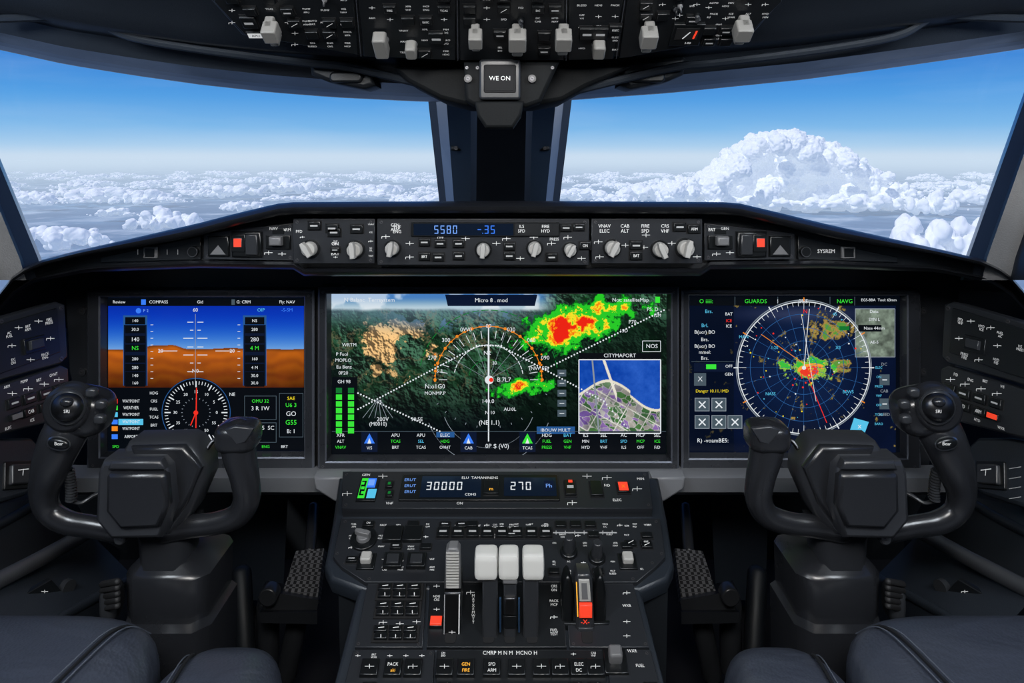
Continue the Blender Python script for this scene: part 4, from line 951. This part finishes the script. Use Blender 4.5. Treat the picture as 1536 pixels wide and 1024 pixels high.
# ============================================================= PEDALS & footwell
for m in (0,1):
    X=(lambda x:1498-x) if m else (lambda x:x)
    mb=MB('rudder_pedal')
    a=[W(X(x),y,Y) for x,y,Y in ((444,826,1.40),(486,822,1.40),(476,900,1.32),(420,900,1.32))]
    d=Vector((0,.02,-.02)); mb.hexa(a,[p+d for p in a],'pedal_grip')
    mb.hexa([W(X(x),y,1.30) for x,y in ((392,885),(478,900),(474,922),(396,922))],[W(X(x),y,1.4) for x,y in ((400,870),(478,885),(474,922),(400,922))],'knob_dark')
    mb.hexa([W(X(x),y,1.26) for x,y in ((388,918),(476,918),(476,936),(390,934))],[W(X(x),y,1.4) for x,y in ((400,905),(470,905),(470,936),(395,934))],'panel_grey')
    mb.tube([W(X(402),905,1.36),W(X(402),1000,1.38)],[.022]*2,'knob_dark',12,2); mb.cyl(frV(1.28),X(402),895,14,-.02,.004,'knob_dark',20,b=.003)
    mb.tube([W(X(430),1010,1.36),W(X(448),920,1.34)],[.02]*2,'knob_dark',10,2)
    mb.tube([W(X(465),826,1.42),W(X(470),760,1.5)],[.012]*2,'knob_dark',10,2)
    mb.build()
    mb=MB('footwell_duct')
    mb.hexa([W(X(x),y,1.6) for x,y in ((345,742),(432,742),(424,900),(350,900))],[W(X(x),y,1.75) for x,y in ((345,742),(432,742),(424,900),(350,900))],'shell_plastic')
    mb.hexa([W(X(x),y,1.45) for x,y in ((108,742),(182,742),(190,830),(140,800))],[W(X(x),y,1.6) for x,y in ((108,742),(182,742),(190,830),(140,800))],'shell_dark')
    mb.tube([W(X(362),860,1.4),W(X(366),940,1.35),W(X(372),1060,1.3)],[.02]*3,'shell_dark',10,3)
    mb.build()

# ============================================================= OUTSIDE
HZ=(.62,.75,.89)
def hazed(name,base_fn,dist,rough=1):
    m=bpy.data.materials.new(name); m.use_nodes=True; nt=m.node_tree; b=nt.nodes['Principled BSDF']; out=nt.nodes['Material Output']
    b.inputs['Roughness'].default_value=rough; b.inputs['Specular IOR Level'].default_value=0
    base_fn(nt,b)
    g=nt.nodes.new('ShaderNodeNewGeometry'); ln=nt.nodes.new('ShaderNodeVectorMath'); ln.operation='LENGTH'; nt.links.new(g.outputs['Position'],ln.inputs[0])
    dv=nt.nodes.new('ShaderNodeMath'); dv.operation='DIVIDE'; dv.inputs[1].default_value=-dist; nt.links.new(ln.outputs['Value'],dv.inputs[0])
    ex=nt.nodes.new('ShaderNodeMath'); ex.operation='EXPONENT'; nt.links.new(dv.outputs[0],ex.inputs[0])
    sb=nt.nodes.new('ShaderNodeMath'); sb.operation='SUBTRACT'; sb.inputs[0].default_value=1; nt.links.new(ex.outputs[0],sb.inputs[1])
    e=nt.nodes.new('ShaderNodeEmission'); e.inputs['Color'].default_value=(*HZ,1); e.inputs['Strength'].default_value=1  # aerial haze painted as flat emission, growing with distance from the origin
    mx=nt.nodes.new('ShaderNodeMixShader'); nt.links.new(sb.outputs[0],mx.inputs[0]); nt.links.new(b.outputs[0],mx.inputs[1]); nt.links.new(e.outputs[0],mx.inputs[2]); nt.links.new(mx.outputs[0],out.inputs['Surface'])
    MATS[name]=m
def cb(nt,b): b.inputs['Base Color'].default_value=(.82,.82,.83,1); b.inputs['Emission Color'].default_value=(.60,.68,.84,1); b.inputs['Emission Strength'].default_value=.26  # bluish self-glow built into the clouds to lighten their shaded sides
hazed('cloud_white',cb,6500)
def gb(nt,b):
    tc=nt.nodes.new('ShaderNodeNewGeometry')
    def noise(sc,det,lo,hi,st=(1,1,1)):
        mp=nt.nodes.new('ShaderNodeMapping'); mp.inputs['Scale'].default_value=st
        n=nt.nodes.new('ShaderNodeTexNoise'); n.inputs['Scale'].default_value=sc; n.inputs['Detail'].default_value=det; n.inputs['Roughness'].default_value=.62
        nt.links.new(tc.outputs['Position'],mp.inputs['Vector']); nt.links.new(mp.outputs['Vector'],n.inputs['Vector'])
        r=nt.nodes.new('ShaderNodeMapRange'); r.inputs['From Min'].default_value=lo; r.inputs['From Max'].default_value=hi; nt.links.new(n.outputs['Fac'],r.inputs['Value']); return r
    r1=noise(.004,6,.40,.62); r2=noise(.008,8,.50,.72)
    m1=nt.nodes.new('ShaderNodeMix'); m1.data_type='RGBA'; m1.inputs['A'].default_value=(.055,.15,.33,1); m1.inputs['B'].default_value=(.14,.28,.48,1); nt.links.new(r1.outputs[0],m1.inputs['Factor'])
    m2=nt.nodes.new('ShaderNodeMix'); m2.data_type='RGBA'; m2.inputs['B'].default_value=(.68,.74,.82,1); nt.links.new(m1.outputs['Result'],m2.inputs['A']); nt.links.new(r2.outputs[0],m2.inputs['Factor'])
    nt.links.new(m2.outputs['Result'],b.inputs['Base Color'])
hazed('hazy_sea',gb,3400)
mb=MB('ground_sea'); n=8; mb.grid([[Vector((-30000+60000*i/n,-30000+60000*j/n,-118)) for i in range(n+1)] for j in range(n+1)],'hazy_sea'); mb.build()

tex1=bpy.data.textures.new('c1','CLOUDS'); tex1.noise_scale=18; tex1.noise_depth=2
tex2=bpy.data.textures.new('c2','CLOUDS'); tex2.noise_scale=6; tex2.noise_depth=3
def cloudmesh(name,spheres,vox,d1,d2,smooth=4,s2=2):
    bm=bmesh.new()
    for c,r in spheres: bmesh.ops.create_icosphere(bm,subdivisions=2,radius=r,matrix=Matrix.Translation(c))
    me=bpy.data.meshes.new('tmp'); bm.to_mesh(me); bm.free()
    o=bpy.data.objects.new('tmp',me); scene.collection.objects.link(o)
    r=o.modifiers.new('r','REMESH'); r.mode='VOXEL'; r.voxel_size=vox
    sm_=o.modifiers.new('s','SMOOTH'); sm_.iterations=smooth
    for t,s_ in ((tex1,d1),(tex2,d2)):
        d=o.modifiers.new('d','DISPLACE'); d.texture=t; d.strength=s_; d.mid_level=.5; d.texture_coords='LOCAL'
    sm2=o.modifiers.new('s2','SMOOTH'); sm2.iterations=s2
    dg=bpy.context.evaluated_depsgraph_get(); nm=bpy.data.meshes.new_from_object(o.evaluated_get(dg)); nm.name=name
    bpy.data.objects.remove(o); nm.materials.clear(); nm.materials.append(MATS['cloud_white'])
    nm.polygons.foreach_set('use_smooth',[True]*len(nm.polygons)); print(name,len(nm.vertices)); return nm
cr=random.Random(5)
variants=[]
for v in range(6):
    sp=[]; L=cr.uniform(90,130);Wd=cr.uniform(40,70);H=cr.uniform(14,26)
    lob=[(cr.uniform(-.35,.35),cr.uniform(-.3,.3),cr.uniform(.6,1)) for _ in range(4)]
    for i in range(60):
        x=cr.gauss(0,.24);y=cr.gauss(0,.2); env=max(((1-((x-a)/.25)**2)*h) for a,b,h in lob); env=max(.12,env)*max(.15,1-(2*x)**2*.6)
        r=cr.uniform(3.5,9)*(.5+.7*env); sp.append((Vector((x*L,y*Wd,cr.uniform(0,1)*env*H+r*.3)),r))
    variants.append(cloudmesh('cloud_puff_%d'%v,sp,1.4,8,5,4,3))
par=bpy.data.objects.new('cloud_field',None); scene.collection.objects.link(par)
def putc(px,D,s,sz=None,v=None):
    o=bpy.data.objects.new('cloud_puff',variants[cr.randrange(6) if v is None else v]); scene.collection.objects.link(o); o.parent=par
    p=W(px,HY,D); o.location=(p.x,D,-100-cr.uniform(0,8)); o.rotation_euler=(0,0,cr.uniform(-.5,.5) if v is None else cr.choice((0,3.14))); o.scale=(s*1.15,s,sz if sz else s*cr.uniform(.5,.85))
for px,D,s,sz,v in ((100,800,.85,.95,0),(245,1020,1.0,1.1,1),(365,1350,.8,.8,2),(50,1500,1.1,.9,3),(1400,700,.95,1.5,4),(1480,740,1.0,1.5,5),(1400,1350,1.1,1.5,1),(1480,1600,1.5,1.5,2),(870,1750,1.0,1,0),(960,1650,1.4,1.3,3),(560,1900,1.5,1.1,4),(1300,1400,1.3,1.2,0),(1120,1450,1.5,1.1,5),(1210,1420,1.6,1.0,2),(170,1250,.7,.5,3),(620,1500,.6,.35,1),(160,1700,1.6,1.2,0),(210,1620,1.3,1.1,4),(340,1900,1.5,1.3,5),(430,2100,1.6,1.5,1)):
    putc(px,D,s,sz,v)
for i in range(340):
    py=261+ (cr.random()**2.0)*38; D=1024*100/(py-HY); D=min(D,4200)*cr.uniform(.95,1.1)
    putc(cr.uniform(-150,1690),D,cr.uniform(.5,1.3))
env=[(985,286),(1005,272),(1025,262),(1050,266),(1075,250),(1095,236),(1112,214),(1135,206),(1150,197),(1175,193),(1200,205),(1225,203),(1250,220),(1275,240),(1300,256),(1320,262),(1340,276),(1370,288)]
D=1500; sp=[]
for i in range(520):
    px=cr.uniform(990,1365); t=interp(env,px); z1=-(t-HY)/F*D; r=cr.uniform(6,28)*(1 if t<260 else .6)
    z=cr.uniform(-104,max(-98,z1-r)) if cr.random()<.5 else z1-r*cr.uniform(.9,1.3); sp.append((Vector(((px-1180)/F*D,cr.gauss(0,38),z+100)),r))
me=cloudmesh('cumulus',sp,1.8,13,9,3,2)
o=bpy.data.objects.new('cumulus_cloud',me); scene.collection.objects.link(o); o.location=((1180-768)/F*D,D,-100)

# world
w=bpy.data.worlds.new('sky'); scene.world=w; w.use_nodes=True; nt=w.node_tree; bg=nt.nodes['Background']
tc=nt.nodes.new('ShaderNodeTexCoord'); sp_=nt.nodes.new('ShaderNodeSeparateXYZ'); nt.links.new(tc.outputs['Generated'],sp_.inputs[0])
mr=nt.nodes.new('ShaderNodeMapRange'); mr.inputs['From Min'].default_value=-.2; mr.inputs['From Max'].default_value=.8; nt.links.new(sp_.outputs['Z'],mr.inputs['Value'])
cr_=nt.nodes.new('ShaderNodeValToRGB'); nt.links.new(mr.outputs[0],cr_.inputs['Fac'])
el=cr_.color_ramp.elements; el[0].position=0; el[0].color=(.25,.4,.6,1); el[1].position=1; el[1].color=(.02,.09,.34,1)
for z,c in ((-.02,HZ),(.002,HZ),(.016,(.42,.64,.87)),(.04,(.22,.50,.84)),(.08,(.095,.36,.79)),(.12,(.045,.25,.70)),(.17,(.024,.17,.58)),(.3,(.02,.11,.42))):
    e_=cr_.color_ramp.elements.new((z+.2)/1.0); e_.color=(*c,1)
nz=nt.nodes.new('ShaderNodeTexNoise'); nz.inputs['Scale'].default_value=3; mpn=nt.nodes.new('ShaderNodeMapping'); mpn.inputs['Scale'].default_value=(1,1,7); nz.inputs['Detail'].default_value=6
nt.links.new(tc.outputs['Generated'],mpn.inputs[0]); nt.links.new(mpn.outputs[0],nz.inputs['Vector'])
r3=nt.nodes.new('ShaderNodeMapRange'); r3.inputs['From Min'].default_value=.5; r3.inputs['From Max'].default_value=.8; r3.inputs['To Max'].default_value=.12; nt.links.new(nz.outputs['Fac'],r3.inputs['Value'])
mxn=nt.nodes.new('ShaderNodeMix'); mxn.data_type='RGBA'; nt.links.new(r3.outputs[0],mxn.inputs['Factor']); nt.links.new(cr_.outputs['Color'],mxn.inputs['A']); mxn.inputs['B'].default_value=(.75,.85,.95,1)
nt.links.new(mxn.outputs['Result'],bg.inputs['Color']); bg.inputs['Strength'].default_value=1.0

def light(name,typ,loc,energy,col=(1,1,1),size=.3,target=None,sy=None):
    l=bpy.data.lights.new(name,typ); l.energy=energy; l.color=col
    if typ=='AREA':
        l.size=size
        if sy: l.shape='RECTANGLE'; l.size_y=sy
    o=bpy.data.objects.new(name,l); scene.collection.objects.link(o); o.location=loc
    if target is not None: o.rotation_euler=(Vector(target)-Vector(loc)).to_track_quat('-Z','Y').to_euler()
    return o
sun=light('sun','SUN',(0,0,10),2.6,(1,.97,.92)); sun.data.angle=.03; sun.rotation_euler=(Vector((.50,.42,-.78))).to_track_quat('-Z','Y').to_euler()
light('fill_light','AREA',(0,-.1,CZ+.42),14,(1,.98,.95),.5,(0,1.1,CZ-.5),.25)  # three unseen fill lamps, added to brighten the dark cockpit interior
light('fill_light','AREA',(-.75,.15,CZ+.36),9,(.86,.93,1),.35,(-.5,.95,CZ-.65))
light('fill_light','AREA',(.75,.15,CZ+.36),9,(.86,.93,1),.35,(.5,.95,CZ-.65))

cam=bpy.data.cameras.new('camera'); co=bpy.data.objects.new('camera',cam); scene.collection.objects.link(co)
co.location=(0,0,CZ); co.rotation_euler=(math.radians(90),0,0); cam.lens=24; cam.sensor_width=36; cam.shift_y=-(512-HY)/1536; cam.clip_start=.02; cam.clip_end=100000
scene.camera=co
scene.view_settings.view_transform='Standard'
